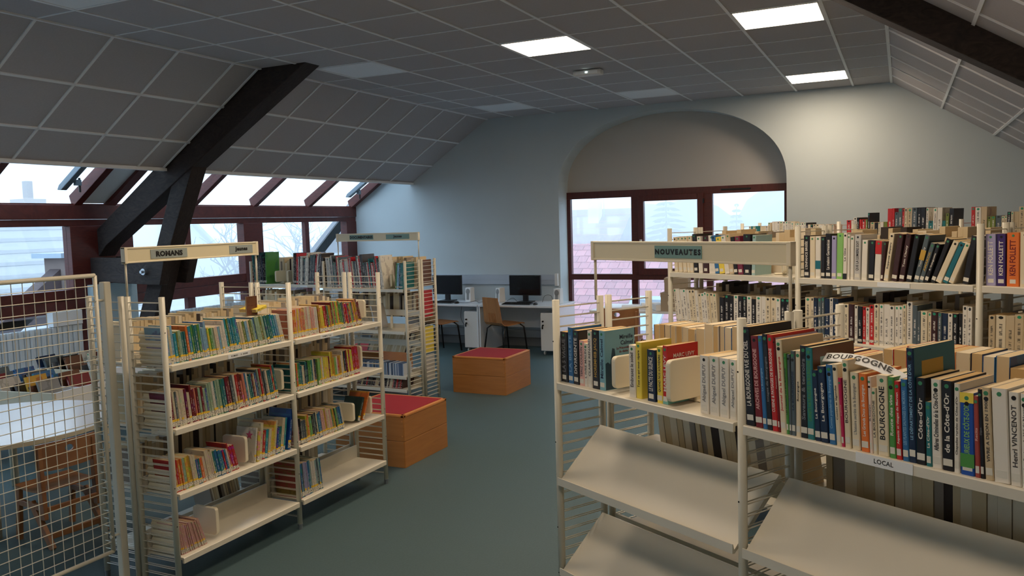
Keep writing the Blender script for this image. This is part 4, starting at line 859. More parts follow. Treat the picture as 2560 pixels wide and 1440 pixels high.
# printed cover lettering on two foreground books (children of those books)
def cover_print(book, T, items):
    for txt, y, z, size, col in items:
        me = text_mesh(txt, size, size*0.02, 1.0, 0.0); me.transform(Matrix.Rotation(math.pi/2, 4, 'X')); me.transform(Matrix.Rotation(math.pi/2, 4, 'Z'))
        me.materials.clear(); me.materials.append(ink(col)); link('cover_lettering', me, book, (T/2+0.0006, y, z))
allb = [o for o in bpy.data.objects if o.type == 'EMPTY' and o.get('category') == 'book']
def bl(s): return next(o for o in allb if s in o['label'])
b8 = bl('sky-blue book, 8th'); cover_print(b8, 0.0335, [('Mireille', 0.115, 0.205, 0.024, 'navy'), ('Calmel', 0.118, 0.182, 0.024, 'navy'), ('La Prisonnière', 0.10, 0.162, 0.013, 'darkred'), ('du diable', 0.10, 0.148, 0.013, 'darkred')])
mb = MB(); rg = random.Random(3)
pts = [(0.004, 0.002)]+[(0.004+0.146*i/12, 0.10+0.03*rg.random()-0.05*i/12+(0.06 if i in (3, 4) else 0)) for i in range(13)]+[(0.15, 0.002)]
mb.prism(pts, 'x', 0.0335/2-0.0002, 0.0335/2+0.0003).build('printed_castle', pmat('dark_teal_print', rgb(40, 70, 88)), b8)
b13 = bl('red book, 13th'); cover_print(b13, 0.0235, [('MARC LEVY', 0.085, 0.175, 0.021, 'white')])
for k in range(4): MB().box(0.0235/2, 0.0235/2+0.0006, 0.02+k*0.033, 0.032+k*0.033, 0.125, 0.148).build('printed_window', M_PLAQ2, b13)
MB().box(-0.0115, 0.0235/2+0.0007, -0.0005, 0.15, 0.001, 0.02).build('printed_road', pmat('turquoise_print', rgb(120, 185, 175)), b13)
b38 = bl('royal blue book')
Tq = 0.0335
MB().box(-Tq/2, Tq/2, -0.0007, 0.001, 0.185, 0.211).build('printed_band', ink('yellow'), b38); MB().box(-Tq/2, Tq/2, -0.0007, 0.001, 0.02, 0.055).build('printed_band', ink('green'), b38)
def byl(name, n, where):
    return next(o for o in allb if (' ' + n + ' from the left') in o['label'] and where in o['label'] and name in o['label'])
def side_panel(o, T, H, D, col, extra=None):
    q = MB().box(T/2-0.0002, T/2+0.0006, 0.004, D-0.002, 0.001, H-0.001).build('cover_front', M_PLAIN, o); q.color = PAL[col]
    if extra:
        y0, y1, z0, z1, c2 = extra; q = MB().box(T/2, T/2+0.0011, y0, y1, z0, z1).build('printed_panel', M_PLAIN, o); q.color = PAL[c2]
def dims(t):
    me = next(c for c in t.children if c.name.startswith('cover')).data
    xs_ = [v.co for v in me.vertices]; return max(v.x for v in xs_)*2, max(v.z for v in xs_), max(v.y for v in xs_)
for i, col, ex in ((6, 'beige', None), (12, 'brown', (0.04, 0.15, 0.20, 0.245, 'paleteal')), (27, 'tealblue', (0.04, 0.15, 0.18, 0.27, 'gold')), (5, 'lilac', None), (9, 'brown', None)):
    o_ = next(o for o in allb if (' ' + ordn(i+1) + ' from the left on the LOCAL') in o['label'] or ((' ' + ordn(i+1)) in o['label'] and 'LOCAL' in o['label']))
    side_panel(o_, *dims(o_), col, ex)
for i, z0, z1, col in ((2, 0.05, 0.095, 'tealblue'), (13, 0.135, 0.202, 'red'), (19, 0.11, 0.16, 'gold'), (7, 0.0, 0.03, 'black')):
    o_ = next((o for o in allb if (ordn(i+1) + ' from') in o['label'] and 'second post' in o['label']), None) or next((o for o in allb if ordn(i+1) in o['label'] and 'post' in o['label'] and 'third' not in o['label']), None)
    if o_:
        T_, H_, D_ = dims(o_); q = MB().box(-T_/2, T_/2, -0.0007, 0.001, z0, min(z1, H_)).build('printed_band', M_PLAIN, o_); q.color = PAL[col]
# ------------------------------------------------------------ red-topped wooden cubes
def cube(x, y, w_, h, label):
    t = thing('wooden_cube_seat', label, 'seat', (x+w_/2, y+w_/2, 0), 0, 'red-topped wooden cube seats')
    a = w_/2; hm = h*0.5
    for z0, z1, nm in ((0.0, hm-0.002, 'lower_panel'), (hm+0.001, h-0.022, 'upper_panel')):
        MB().box(-a, a-0.004, -a, -a+0.018, z0, z1).build(nm, M_ORANGE, t, bevel=0.002)
        MB().box(-a, a-0.004, a-0.018, a, z0, z1).build(nm, M_ORANGE, t, bevel=0.002)
        MB().box(-a, -a+0.018, -a+0.018, a-0.018, z0, z1).build(nm, M_ORANGE, t, bevel=0.002)
        MB().box(a-0.018, a, -a+0.004, a, z0, z1).build(nm, M_ORANGE, t, bevel=0.002)
    e = MB(); r = 0.028
    for p in ((-a, a, -a, -a+r), (-a, a, a-r, a), (-a, -a+r, -a, a), (a-r, a, -a, a)): e.box(p[0]-0.002, p[1]+0.002, p[2]-0.002, p[3]+0.002, h-0.022, h)
    e.build('top_edging', M_EDGE, t, bevel=0.006)
    MB().box(-a+r, a-r, -a+r, a-r, h-0.03, h+0.001).build('carpet_top', M_RED, t)
    for z in (h*0.60, h*0.88): MB().tube((a-0.016, -a-0.002, z), (a-0.016, -a+0.01, z), 0.006, 8).build('dowel', M_EDGE, t)
cube(-4.48, 7.79, 0.65, 0.405, 'orange wooden cube seat with red carpet top standing alone in the aisle')
cube(-4.07, 5.17, 0.65, 0.412, 'orange wooden cube seat with red top at the far end of the ROMANS case')
cube(-6.10, 7.72, 0.70, 0.42, 'red-topped wooden cube seat glimpsed behind the DOCUMENTAIRES case')

# ------------------------------------------------------------ computer desks
DZ = 0.69; DY0, DY1 = 10.33, YW
def desk(x0, x1, label):
    t = thing('desk', label, 'desk', ((x0+x1)/2, (DY0+DY1)/2, 0), 0, 'white computer desks')
    a = (x1-x0)/2; b = (DY1-DY0)/2
    MB().box(-a+0.003, a-0.003, -b, b-0.062, DZ-0.025, DZ).build('desktop', M_WHITE, t, bevel=0.003)
    for s in (-1, 1): MB().box(s*a-(0.022 if s > 0 else -0.004), s*a-(0.004 if s > 0 else -0.022), -b+0.02, b-0.09, 0, DZ-0.025).build('side_panel', M_WHITE, t)
    MB().box(-a+0.03, a-0.03, b-0.16, b-0.145, 0.30, DZ-0.025).build('modesty_panel', M_WHITE, t)
desk(-5.49, -4.28, 'white desk with keyboard and monitor nearest the arched window'); desk(-6.75, -5.50, 'white desk with a monitor next to the DOCUMENTAIRES case')
def cab(x, label):
    t = thing('pedestal_cabinet', label, 'cabinet', (x, DY0+0.30, 0), 0, 'white pedestal cabinets')
    MB().box(-0.11, 0.11, -0.25, 0.25, 0.06, 0.59).build('body', M_WHITE, t, bevel=0.003)
    MB().box(-0.108, 0.108, -0.268, -0.252, 0.065, 0.585).build('door', M_WPL, t, bevel=0.002)
    for z in (0.475, 0.42): MB().tube((-0.07, -0.29, z), (-0.07, -0.265, z), 0.012, 10).build('lock', M_BLACK, t)
    MB().box(-0.080, -0.062, -0.30, -0.29, 0.37, 0.41).build('key', M_BLACK, t)
    for sx in (-1, 1):
        for sy in (-1, 1): MB().tube((sx*0.08-0.01, sy*0.2, 0.025), (sx*0.08+0.01, sy*0.2, 0.025), 0.025, 12).build('castor', M_WPL, t)
cab(-4.42, 'white pedestal cabinet on castors at the right end of the desks'); cab(-5.63, 'white pedestal cabinet under the joint of the two desks')
def monitor(x, y, label, rz=0):
    t = thing('monitor', label, 'monitor', (x, y, DZ), rz, 'black flat monitors')
    MB().box(-0.25, 0.25, -0.012, 0.03, 0.10, 0.395).build('bezel', M_BLACK, t, bevel=0.006)
    MB().box(-0.235, 0.235, -0.0145, -0.010, 0.118, 0.383).build('screen', pmat_s(), t)
    MB().box(-0.04, 0.04, 0.0, 0.03, 0.01, 0.12).build('neck', M_BLACK, t)
    MB().box(-0.11, 0.11, -0.07, 0.11, 0.0, 0.014).build('base', M_BLACK, t, bevel=0.005)
def pmat_s():
    if 'dark_screen' not in MATS: pmat('dark_screen', rgb(12,14,20), 0.12)
    return MATS['dark_screen']
monitor(-4.96, 10.82, 'black computer monitor nearest the arched window'); monitor(-6.27, 10.82, 'black computer monitor partly hidden by the DOCUMENTAIRES case')
def keyboard(x, y, label):
    t = thing('keyboard', label, 'keyboard', (x, y, DZ), 0.03, 'black keyboards')
    MB().prism([(-0.07, 0), (-0.07, 0.010), (0.07, 0.024), (0.07, 0)], 'x', -0.22, 0.22).build('body', M_BLACK, t, bevel=0.003)
    k = MB()
    for r in range(5):
        for c in range(14): k.box(-0.205+c*0.0295, -0.182+c*0.0295, -0.058+r*0.024, -0.038+r*0.024, 0.010+r*0.0025, 0.016+r*0.0025)
    k.build('keys', MATS['dark_hole'], t)
keyboard(-4.95, 10.52, 'black keyboard in front of the monitor nearest the arched window'); keyboard(-6.22, 10.52, 'black keyboard in front of the monitor half hidden by shelving')
def mouse(x, y, label):
    mb = MB(); n = 10
    pts = [(0.03*math.cos(2*math.pi*i/n), 0.052*math.sin(2*math.pi*i/n)) for i in range(n)]
    lv = [(1, 0), (1.0, 0.012), (0.85, 0.024), (0.5, 0.032)]
    vs = [(p[0]*s, p[1]*s, z) for s, z in lv for p in pts]; fs = [(j*n+i, j*n+(i+1)%n, (j+1)*n+(i+1)%n, (j+1)*n+i) for j in range(3) for i in range(n)]+[tuple(reversed(range(n))), tuple(range(3*n, 4*n))]
    o = mb.add(vs, fs).build('mouse', M_BLACK, None, (x, y, DZ), smooth=True); tag(o, label, 'mouse', 'black mice')
mouse(-4.66, 10.50, 'black mouse right of the keyboard nearest the arched window'); mouse(-5.93, 10.50, 'black mouse right of the keyboard near the shelving')
def speaker(x, y, rz, label):
    t = thing('speaker', label, 'speaker', (x, y, DZ), rz, 'white desktop speakers')
    MB().prism([(-0.055, 0), (-0.042, 0.21), (0.05, 0.215), (0.06, 0)], 'x', -0.052, 0.052).build('body', M_WPL, t, bevel=0.008)
    n = 20; out = []
    for i in range(n): a = 2*math.pi*i/n; out.append((0.036*math.cos(a), 0.155+0.042*math.sin(a)))
    for nm, pts in (('grille', out), ('grille', [(-0.023, 0.03), (0.023, 0.03), (0.023, 0.14), (-0.023, 0.14)])):
        o = MB().prism(pts, 'y', -0.004, 0.003).build(nm, M_GREYPL, t, (0, -0.0535, 0)); o.rotation_euler.x = R_(-3.2)
speaker(-5.87, 10.80, -0.15, 'white speaker right of the monitor beside the shelving'); speaker(-5.36, 10.80, -0.5, 'white speaker on the left of the monitor nearest the arched window')
speaker(-4.40, 10.72, -0.1, 'white speaker on the right end of the desks by the arched window')
def cable(pts, label, r=0.003):
    P = [Vector(p) for p in pts]; out = []
    for i in range(len(P)-1):
        p0, p1, p2, p3 = P[max(i-1, 0)], P[i], P[i+1], P[min(i+2, len(P)-1)]
        for k in range(5):
            f = k/5; out.append(0.5*((2*p1)+(p2-p0)*f+(2*p0-5*p1+4*p2-p3)*f*f+(3*p1-p0-3*p2+p3)*f**3))
    out.append(P[-1]); tag(MB().path(out, r, 5).build('cable', M_BLACK), label, 'cable', 'black desk cables')
cable([(-5.93, 10.55, DZ+0.01), (-5.80, 10.58, DZ+0.004), (-5.72, 10.70, DZ+0.02), (-5.62, 10.62, DZ+0.004), (-5.55, 10.78, DZ+0.03)], 'black mouse cable curling on the left desk')
cable([(-4.70, 10.84, DZ+0.004), (-4.64, 10.80, DZ+0.10), (-4.54, 10.80, DZ+0.10), (-4.50, 10.78, DZ+0.004), (-4.44, 10.80, DZ+0.05)], 'black speaker cable looping between monitor and right-hand speaker')
cable([(-5.15, 10.92, DZ+0.004), (-5.2, 10.9, DZ+0.05), (-5.28, 10.86, DZ+0.01)], 'short black cable left of the monitor nearest the arched window')
cable([(-5.98, 10.75, DZ-0.03), (-5.99, 10.72, 0.45), (-5.93, 10.74, 0.3), (-5.88, 10.76, 0.06)], 'black cable hanging under the left desk')

# ------------------------------------------------------------ chairs
def shell_chair(x, y, rz, label):
    t = thing('desk_chair', label, 'chair', (x, y, 0), rz, 'beech shell chairs at the desks')
    # profile in (y,z): front of seat at +y
    prof = [(0.21, 0.435), (0.17, 0.447), (0.05, 0.440), (-0.10, 0.428), (-0.17, 0.435), (-0.205, 0.47), (-0.215, 0.53), (-0.222, 0.60), (-0.235, 0.70), (-0.255, 0.82)]
    hw = [0.19, 0.20, 0.20, 0.20, 0.20, 0.195, 0.19, 0.185, 0.18, 0.165]
    def grid(i0, i1, nm):
        cols = [-1, -0.40, -0.33, -0.24, -0.17, -0.035, 0.035, 0.17, 0.24, 0.33, 0.40, 1]
        vs = []; fs = []; th = 0.011
        for i in range(i0, i1):
            p = prof[i]; q = prof[min(i+1, len(prof)-1)]; o_ = prof[max(i-1, 0)]
            ty, tz = q[0]-o_[0], q[1]-o_[1]; l = math.hypot(ty, tz); ny, nz = tz/l*th, -ty/l*th
            for c in cols: vs.append((c*hw[i], p[0], p[1]))
            for c in cols: vs.append((c*hw[i], p[0]-ny, p[1]-nz))
        nc = len(cols); R2_ = 2*nc
        def hole(i, c): return (5 <= i+i0 <= 6) and c in (1, 3, 5, 7, 9)
        for i in range(i1-i0-1):
            for c in range(nc-1):
                a = i*R2_+c; b_ = a+R2_
                if hole(i, c): continue
                fs += [(a, b_, b_+1, a+1), (a+nc, a+nc+1, b_+nc+1, b_+nc)]
                if c == 0 or hole(i, c-1): fs.append((a, a+nc, b_+nc, b_))
                if c == nc-2 or hole(i, c+1): fs.append((a+1, b_+1, b_+1+nc, a+1+nc))
                if i == 0 or hole(i-1, c): fs.append((a, a+1, a+1+nc, a+nc))
                if i == i1-i0-2 or hole(i+1, c): fs.append((b_, b_+nc, b_+nc+1, b_+1))
        return MB().add(vs, fs).build(nm, M_PLY, t)
    grid(0, 5, 'seat'); grid(4, len(prof), 'backrest')
    for sx in (-1, 1):
        MB().path([(sx*0.205, 0.235, 0.0), (sx*0.19, 0.19, 0.38), (sx*0.15, 0.15, 0.425), (0.0, 0.13, 0.428)], 0.011, 8).build('leg', M_BLACK, t, smooth=True)
        MB().path([(sx*0.205, -0.23, 0.0), (sx*0.19, -0.17, 0.37), (sx*0.15, -0.12, 0.414), (0.0, -0.10, 0.415)], 0.011, 8).build('leg', M_BLACK, t, smooth=True)
    MB().tube((0, 0.14, 0.422), (0, -0.11, 0.412), 0.01, 8).build('seat_rail', M_BLACK, t)
shell_chair(-5.08, 10.36, R_(-24), 'beech shell chair with slotted back on black legs at the right-hand desk')
shell_chair(-6.12, 10.30, R_(-20), 'beech shell chair half hidden by the DOCUMENTAIRES case')
def kids_chair(x, y, rz, label, s=1.0):
    t = thing('child_chair', label, 'chair', (x, y, 0), rz, 'beech child chairs'); t.scale = (s, s, s)
    # faces +y ; seat 0.33 high
    def bar(a, b, w_, d, nm):
        a = Vector(a); b = Vector(b); dr_ = (b-a).normalized(); u = Vector((1,0,0)); v = dr_.cross(u).normalized()
        vs = [p+u*i*w_/2+v*j*d/2 for p in (a, b) for i, j in ((-1,-1),(1,-1),(1,1),(-1,1))]
        MB().add(vs, [(0,1,2,3),(7,6,5,4),(0,4,5,1),(1,5,6,2),(2,6,7,3),(3,7,4,0)]).build(nm, M_CHAIRW, t, bevel=0.004)
    for sx in (-1, 1):
        bar((sx*0.165, -0.11, 0.60), (sx*0.165, -0.13, 0.17), 0.026, 0.045, 'back_post')
        bar((sx*0.165, 0.13, 0.33), (sx*0.165, 0.17, 0.0), 0.026, 0.04, 'leg'); bar((sx*0.165, 0.00, 0.26), (sx*0.165, -0.20, 0.0), 0.026, 0.045, 'leg')
        bar((sx*0.165, 0.15, 0.24), (sx*0.165, -0.14, 0.24), 0.024, 0.035, 'side_rail')
    # back panel with a hole
    n = 24; vs = []; fs = []
    W_, z0, z1 = 0.185, 0.455, 0.625; cz = 0.572; r = 0.020
    def curve(x): return -0.105-0.035*(1-(x/W_)**2)
    outer = []
    for i in range(n):
        a = 2*math.pi*i/n; cx_, sz2 = math.cos(a), math.sin(a); k = 1/max(abs(cx_)/W_, abs(sz2)/((z1-cz) if sz2 > 0 else (cz-z0)))
        outer.append((cx_*k, cz+sz2*k))
    for yo in (0, 0.012):
        for ring in range(5):
            f = ring/4
            for i in range(n):
                a = 2*math.pi*i/n; ix, iz = r*1.3*math.cos(a), cz+r*math.sin(a); ox, oz = outer[i]
                xx = ix+(ox-ix)*f; zz = iz+(oz-iz)*f; vs.append((xx, curve(xx)-yo, zz))
    for L_ in (0, 1):
        for ring in range(4):
            for i in range(n):
                a = L_*5*n+ring*n+i; b_ = L_*5*n+ring*n+(i+1)%n; fs.append((a, b_, b_+n, a+n))
    for ring in (0, 4):
        for i in range(n): a = ring*n+i; b_ = ring*n+(i+1)%n; fs.append((a, b_, b_+5*n, a+5*n))
    MB().add(vs, fs).build('backrest', M_CHAIRW, t)
    sv = []; nn = 8
    for yo, zz in ((0, 0.012), (0, 0.0)):
        for i in range(nn+1):
            f = i/nn; yy = 0.165-0.30*f; dip = -0.012*math.sin(math.pi*f)
            sv += [(-0.175, yy, 0.335+dip+zz), (0.175, yy, 0.335+dip+zz)]
    sf = []; m2 = 2*(nn+1)
    for i in range(nn): a = 2*i; sf += [(a, a+2, a+3, a+1), (m2+a, m2+a+1, m2+a+3, m2+a+2), (a, m2+a, m2+a+2, a+2), (a+1, a+3, m2+a+3, m2+a+1)]
    sf += [(0, 1, m2+1, m2), (m2-2, 2*m2-2, 2*m2-1, m2-1)]
    MB().add(sv, sf).build('seat', M_CHAIRW, t)
    bar_y = MB().box(-0.155, 0.155, -0.155, -0.135, 0.215, 0.245); bar_y.build('cross_rail', M_CHAIRW, t, bevel=0.003)
    MB().box(-0.155, 0.155, -0.175, -0.155, 0.055, 0.09).build('cross_rail', M_CHAIRW, t, bevel=0.003)
kids_chair(-4.70, 3.245, R_(90-6), 'small beech child chair pulled up to the white round table')
kids_chair(-2.99, 9.18, R_(8), 'wooden chair back with a round finger hole behind the NOUVEAUTES case', 1.33)

# ------------------------------------------------------------ round table, browser boxes, radiator
t = thing('round_table', 'low white round table with cream edge behind the wire mesh panel', 'table', (-5.50, 3.42, 0))
r0 = 0.72
def disc(r, z0, z1, n=64):
    mb = MB(); vs = [(r*math.cos(2*math.pi*i/n), r*math.sin(2*math.pi*i/n), z) for z in (z0, z1) for i in range(n)]
    return mb.add(vs, [tuple(reversed(range(n))), tuple(range(n, 2*n))]+[(i, (i+1)%n, n+(i+1)%n, n+i) for i in range(n)])
disc(r0-0.004, 0.575, 0.60).build('tabletop', M_WHITE, t); disc(r0, 0.572, 0.598).build('edging', M_BINBOX, t)
for a in (-38, 52, 142, 232):
    MB().tube((0.60*math.cos(R_(a)), 0.60*math.sin(R_(a)), 0), (0.56*math.cos(R_(a)), 0.56*math.sin(R_(a)), 0.575), 0.027, 12).build('leg', M_BINBOX, t, smooth=True)
def binbox(x, y, rz, label, nseed):
    """two-compartment browser box on legs, rim at 0.62"""
    t = thing('browser_box', label, 'box', (x, y, 0), rz, 'picture book browser boxes')
    L, D, z0, z1, th = 0.78, 0.60, 0.42, 0.62, 0.018
    MB().box(-L/2, L/2, -D/2, -D/2+th, z0, z1).build('side_board', M_BINBOX, t); MB().box(-L/2, L/2, D/2-th, D/2, z0, z1).build('side_board', M_BINBOX, t)
    for xx in (-L/2, L/2-th): MB().box(xx, xx+th, -D/2+th, D/2-th, z0, z1).build('end_board', M_WHITE, t)
    MB().box(-L/2+th, L/2-th, -0.009, 0.009, z0+0.02, z1-0.01).build('divider', M_WHITE, t); MB().box(-L/2+th, L/2-th, -D/2+th, D/2-th, z0, z0+0.015).build('bottom_board', M_WHITE, t)
    for sx in (-1, 1):
        for sy in (-1, 1): MB().box(sx*(L/2-0.05)-0.02, sx*(L/2-0.05)+0.02, sy*(D/2-0.05)-0.02, sy*(D/2-0.05)+0.02, 0, z0).build('leg', M_BINBOX, t)
    rg = random.Random(nseed); cols = ['black','navy','slate','slate','darkred','mustard','darkgrey','palegrey','brown','cream','blue','grey']
    n = 0
    for row in (-1, 1):
        xx = -L/2+0.06
        while xx < L/2-0.10:
            T = rg.uniform(0.012, 0.03); h = rg.uniform(0.20, 0.30); ln = rg.uniform(-22, -8); c = rg.choice(cols); w_ = rg.uniform(0.18, 0.235)
            me = book_mesh(T, h, w_, NM); o = link('picture_book', me); o.color = PAL[c]; n += 1
            m = Matrix.Translation(Vector((x, y, 0))) @ Matrix.Rotation(rz, 4, 'Z') @ Matrix.Translation(Vector((xx, row*0.145-w_/2, z0+0.018+abs(math.sin(R_(ln)))*T/2))) @ Matrix.Rotation(R_(ln), 4, 'Y')
            o.location = m.to_translation(); o.rotation_euler = m.to_euler()
            tag(o, short('%s picture book, %s in %s, %s' % (cname(c), ordn(n), 'near half' if row < 0 else 'far half', label.split(',')[0])), 'book', 'picture books in the browser boxes')
            xx += T+rg.uniform(0.035, 0.08)
binbox(-6.42, 4.40, R_(8), 'browser box nearest the round table, full of picture books', 1); binbox(-6.95, 5.25, R_(8), 'browser box farther along, before the white radiator', 2)
binbox(-7.15, 4.25, R_(8), 'browser box against the radiator, left of the others', 3)
binbox(-5.90, 5.55, R_(8), 'browser box beside the far side of the ROMANS case', 4)
def radiator(y0, y1, label):
    t = thing('radiator', label, 'radiator', (XL+0.12, y0, 0), 0, 'white column radiators')
    n = int((y1-y0)/0.06)
    rb = MB().prism([(-0.03, 0.006), (-0.02, 0.0), (0.028, 0.0), (0.04, 0.012), (0.04, 0.040), (0.028, 0.052), (-0.02, 0.052), (-0.03, 0.046)], 'z', 0.0, 0.70).data('column', M_RAD)
    for i in range(n): link('column', rb, t, (0, i*0.06, 0.20))
    for z in (0.22, 0.87): MB().box(-0.015, 0.02, 0, n*0.06, z, z+0.03).build('header_pipe', M_RAD, t)
    for yy in (0.2, n*0.06-0.2): MB().box(-0.1, 0.0, yy, yy+0.03, 0.6, 0.64).build('bracket', M_RAD, t)
    for yy in (0.2, n*0.06-0.2): MB().box(-0.02, 0.03, yy, yy+0.03, 0.0, 0.23).build('foot', M_RAD, t)
    MB().tube((0, -0.04, 0.08), (0, -0.04, 0.9), 0.01, 8).build('pipe', M_RAD, t)
radiator(2.4, 5.95, 'long white column radiator under the window behind the browser boxes')
radiator(6.85, 10.8, 'long white column radiator under the window beyond the timber truss')
o = MB().box(-0.05, 0.05, -0.17, 0.17, 0, 0.15).build('box', M_PAPER, None, (XL+0.115, 5.76, 0.905)); tag(o, 'small white box standing on the radiator beside the wide window post', 'box')
o = MB().box(-0.04, 0.04, -0.06, 0.06, 0, 0.08).build('valve_cover', M_RAD, None, (XL+0.115, 8.1, 0.905)); tag(o, 'small white box on the far radiator seen over the ROMANS books', 'box')

# ------------------------------------------------------------ wire mesh panel and its post
XM = -3.66
t = thing('mesh_panel', 'cream wire mesh display panel in a tubular frame at the left edge', 'panel', (XM, 2.80, 0))
mh0, mh1, my0, my1 = 0.222, 1.648, -1.42, 0.0
r = 0.011
for a, b in (((0, my0, mh1), (0, my1, mh1)), ((0, my1, mh1), (0, my1, mh0)), ((0, my1, mh0), (0, my0, mh0)), ((0, my0, mh0), (0, my0, mh1))):
    MB().tube(a, b, r, 8).build('frame_bar', M_CREAM, t, smooth=True)
nv = 26
wv = MB().tube((0, 0, mh0), (0, 0, mh1), 0.0022, 5).data('wire', M_CREAM); wh = MB().tube((0, my0, 0), (0, my1, 0), 0.0022, 5).data('wire', M_CREAM)
for i in range(1, nv+1): link('wire', wv, t, (-0.003, my1-0.0535*i, 0))
for i in range(1, 27): link('wire', wh, t, (0.002, 0, mh0+i*(mh1-mh0)/27))
t = thing('square_post', 'cream square metal post holding the wire mesh panel', 'post', (XM, 2.855, 0))
MB().box(-0.02, 0.02, -0.02, 0.02, 0, 1.612).build('tube', M_CREAM, t, bevel=0.005)
for z in (0.30, 1.52): MB().tube((0, -0.05, z), (0, 0.0, z), 0.006, 8).build('clamp', M_CREAM, t); MB().tube((0, -0.066, z), (0, -0.05, z), 0.010, 8).build('clamp_knob', M_CREAM, t)
MB().box(-0.10, 0.10, -0.20, 0.06, 0, 0.006).build('foot_plate', M_CREAM, t)

# ------------------------------------------------------------ table with papers beyond the right bookcases
t = thing('work_table', 'white table covered with papers behind the NOUVEAUTES case', 'table', (-2.75, 9.95, 0))
MB().box(-0.75, 0.65, -0.42, 0.42, 0.715, 0.74).build('tabletop', M_WHITE, t, bevel=0.003)
for sx in (-0.68, 0.58):
    for sy in (-0.36, 0.36): MB().box(sx-0.02, sx+0.02, sy-0.02, sy+0.02, 0, 0.715).build('leg', M_CREAM, t)
rg = random.Random(5)
for k, lb in enumerate(('sheet of white paper nearest the wooden chair back', 'tilted bundle of white papers by the window', 'white papers heaped beside the cardboard box', 'loose white sheets on the table edge', 'stack of white sheets in the middle of the table')):
    x, y = (-3.25+0.22*k, 9.75+0.12*(k % 3)); h = 0.01+0.02*k
    o = MB().box(-0.15, 0.15, -0.105, 0.105, 0, h).build('paper_stack', M_PAPER, None, (x, y, 0.741+0.001*k)); o.rotation_euler = (0, 0, rg.uniform(-0.6, 0.6)); tag(o, lb, 'paper', 'papers on the work table')
def carton(x, y, z, sx, sy, sz_, lb, rz=0):
    t = thing('cardboard_box', lb, 'box', (x, y, z), rz, 'cartons on the work table')
    MB().box(-sx/2, sx/2, -sy/2, sy/2, 0, sz_).build('body', M_CARD, t, bevel=0.002)
    MB().box(-sx/2-0.003, sx/2+0.003, -sy/2-0.003, sy/2+0.003, sz_-0.05, sz_+0.003).build('lid', M_CARD, t)
    return t
c_ = carton(-2.46, 9.72, 0.741, 0.30, 0.26, 0.22, 'grey-brown carton with a ring printed on its side')
n = 24; ring = MB()
vs = [(q*math.cos(math.pi*(0.3+1.5*i/n)), yy, 0.10+q*math.sin(math.pi*(0.3+1.5*i/n))) for yy in (-0.134, -0.130) for q in (0.055, 0.065) for i in range(n+1)]
m_ = n+1; fs = []
for i in range(n): fs += [(i, i+1, m_+i+1, m_+i), (2*m_+i, 3*m_+i, 3*m_+i+1, 2*m_+i+1), (i, 2*m_+i, 2*m_+i+1, i+1), (m_+i, m_+i+1, 3*m_+i+1, 3*m_+i)]
ring.add(vs, fs).build('printed_ring', M_PLAST, c_)
carton(-2.44, 9.74, 0.965, 0.28, 0.24, 0.17, 'upper grey-brown carton with torn top', 0.1)
carton(-2.20, 9.98, 0.741, 0.20, 0.2, 0.12, 'small white carton beside the tall carton')
# ------------------------------------------------------------ outdoors
def smat(n, c, r=0.8): return pmat(n, c, r)
M_RT = [smat('roof_tile_rose', rgb(176,104,112)), smat('roof_tile_rose_b', rgb(164,96,104)), smat('roof_tile_rose_c', rgb(188,114,120))]
M_RF = smat('far_roof', rgb(120,84,88)); M_RW = smat('rendered_wall', rgb(215,218,220)); M_RG = smat('grey_roof', rgb(150,150,154)); M_BARK = smat('bark', rgb(90,86,90), 0.9)
M_LEAD = smat('zinc', rgb(160,175,190), 0.4); M_BRICK = smat('weathered_brick', rgb(125,110,104)); M_CON = smat('dark_conifer', rgb(70,86,84), 0.9); M_SLG = smat('skylight_glass', rgb(150,175,195), 0.1)
M_DW = smat('dark_weathered_boards', rgb(84,70,70)); M_GRD = smat('courtyard_ground', rgb(110,112,108), 0.95)
struct('ground', MB().box(-120, 120, 11.6, 160, -4.2, -4.0).box(-120, -8.3, -40, 11.6, -4.2, -4.0), M_GRD)
# near tiled roof in front of the arched window
def roof(name, label, x0, x1, yr, zr, n, dy, dz, tw, indiv):
    t = thing(name, label, 'roof', (x0, yr, zr))
    L = x1-x0
    MB().prism([(0.0, -0.03), (-n*dy, -0.03-n*dz), (-n*dy, -n*dz-0.12), (0.0, -0.14)], 'x', 0, L).build('roof_deck', M_RF, t)
    MB().prism([(0.0, -0.03), (n*dy, -0.03-n*dz), (n*dy, -n*dz-0.12), (0.0, -0.14)], 'x', 0, L).build('roof_deck', M_RF, t)
    sl = math.atan2(dz, dy); hyp = math.hypot(dy, dz)
    tme = [MB().box(0.008, tw-0.008, 0, hyp+0.05, 0, 0.03).data('roof_tile', m) for m in M_RT]
    rest = MB(); rg = random.Random(2); cnt = 0
    nc = int(L/tw)
    for r in range(n):
        for c in range(nc+1):
            x = c*tw+(tw/2 if r % 2 else 0)
            if x > L-tw: continue
            y, z = -(r+1)*dy, -(r+1)*dz
            if c*tw < indiv and cnt < 300:
                o = link('roof_tile', rg.choice(tme), t, (x, y, z+0.035+rg.uniform(0, 0.006))); o.rotation_euler = (sl-0.07, 0, 0); cnt += 1
            else:
                y2, z2 = y+(hyp+0.05)*math.cos(sl), z+(hyp+0.05)*math.sin(sl)+0.03
                z += 0.03; z2 -= 0.02
                rest.add([(x+.004,y,z),(x+tw-.004,y,z),(x+tw-.004,y2,z2),(x+.004,y2,z2),(x+.004,y,z+.022),(x+tw-.004,y,z+.022),(x+tw-.004,y2,z2+.022),(x+.004,y2,z2+.022)],
                         [(3,2,1,0),(4,5,6,7),(0,1,5,4),(1,2,6,5),(2,3,7,6),(3,0,4,7)])
    if rest.v: tag(rest.build('roof_tile', M_RT[0], t), kind='stuff')
    return t
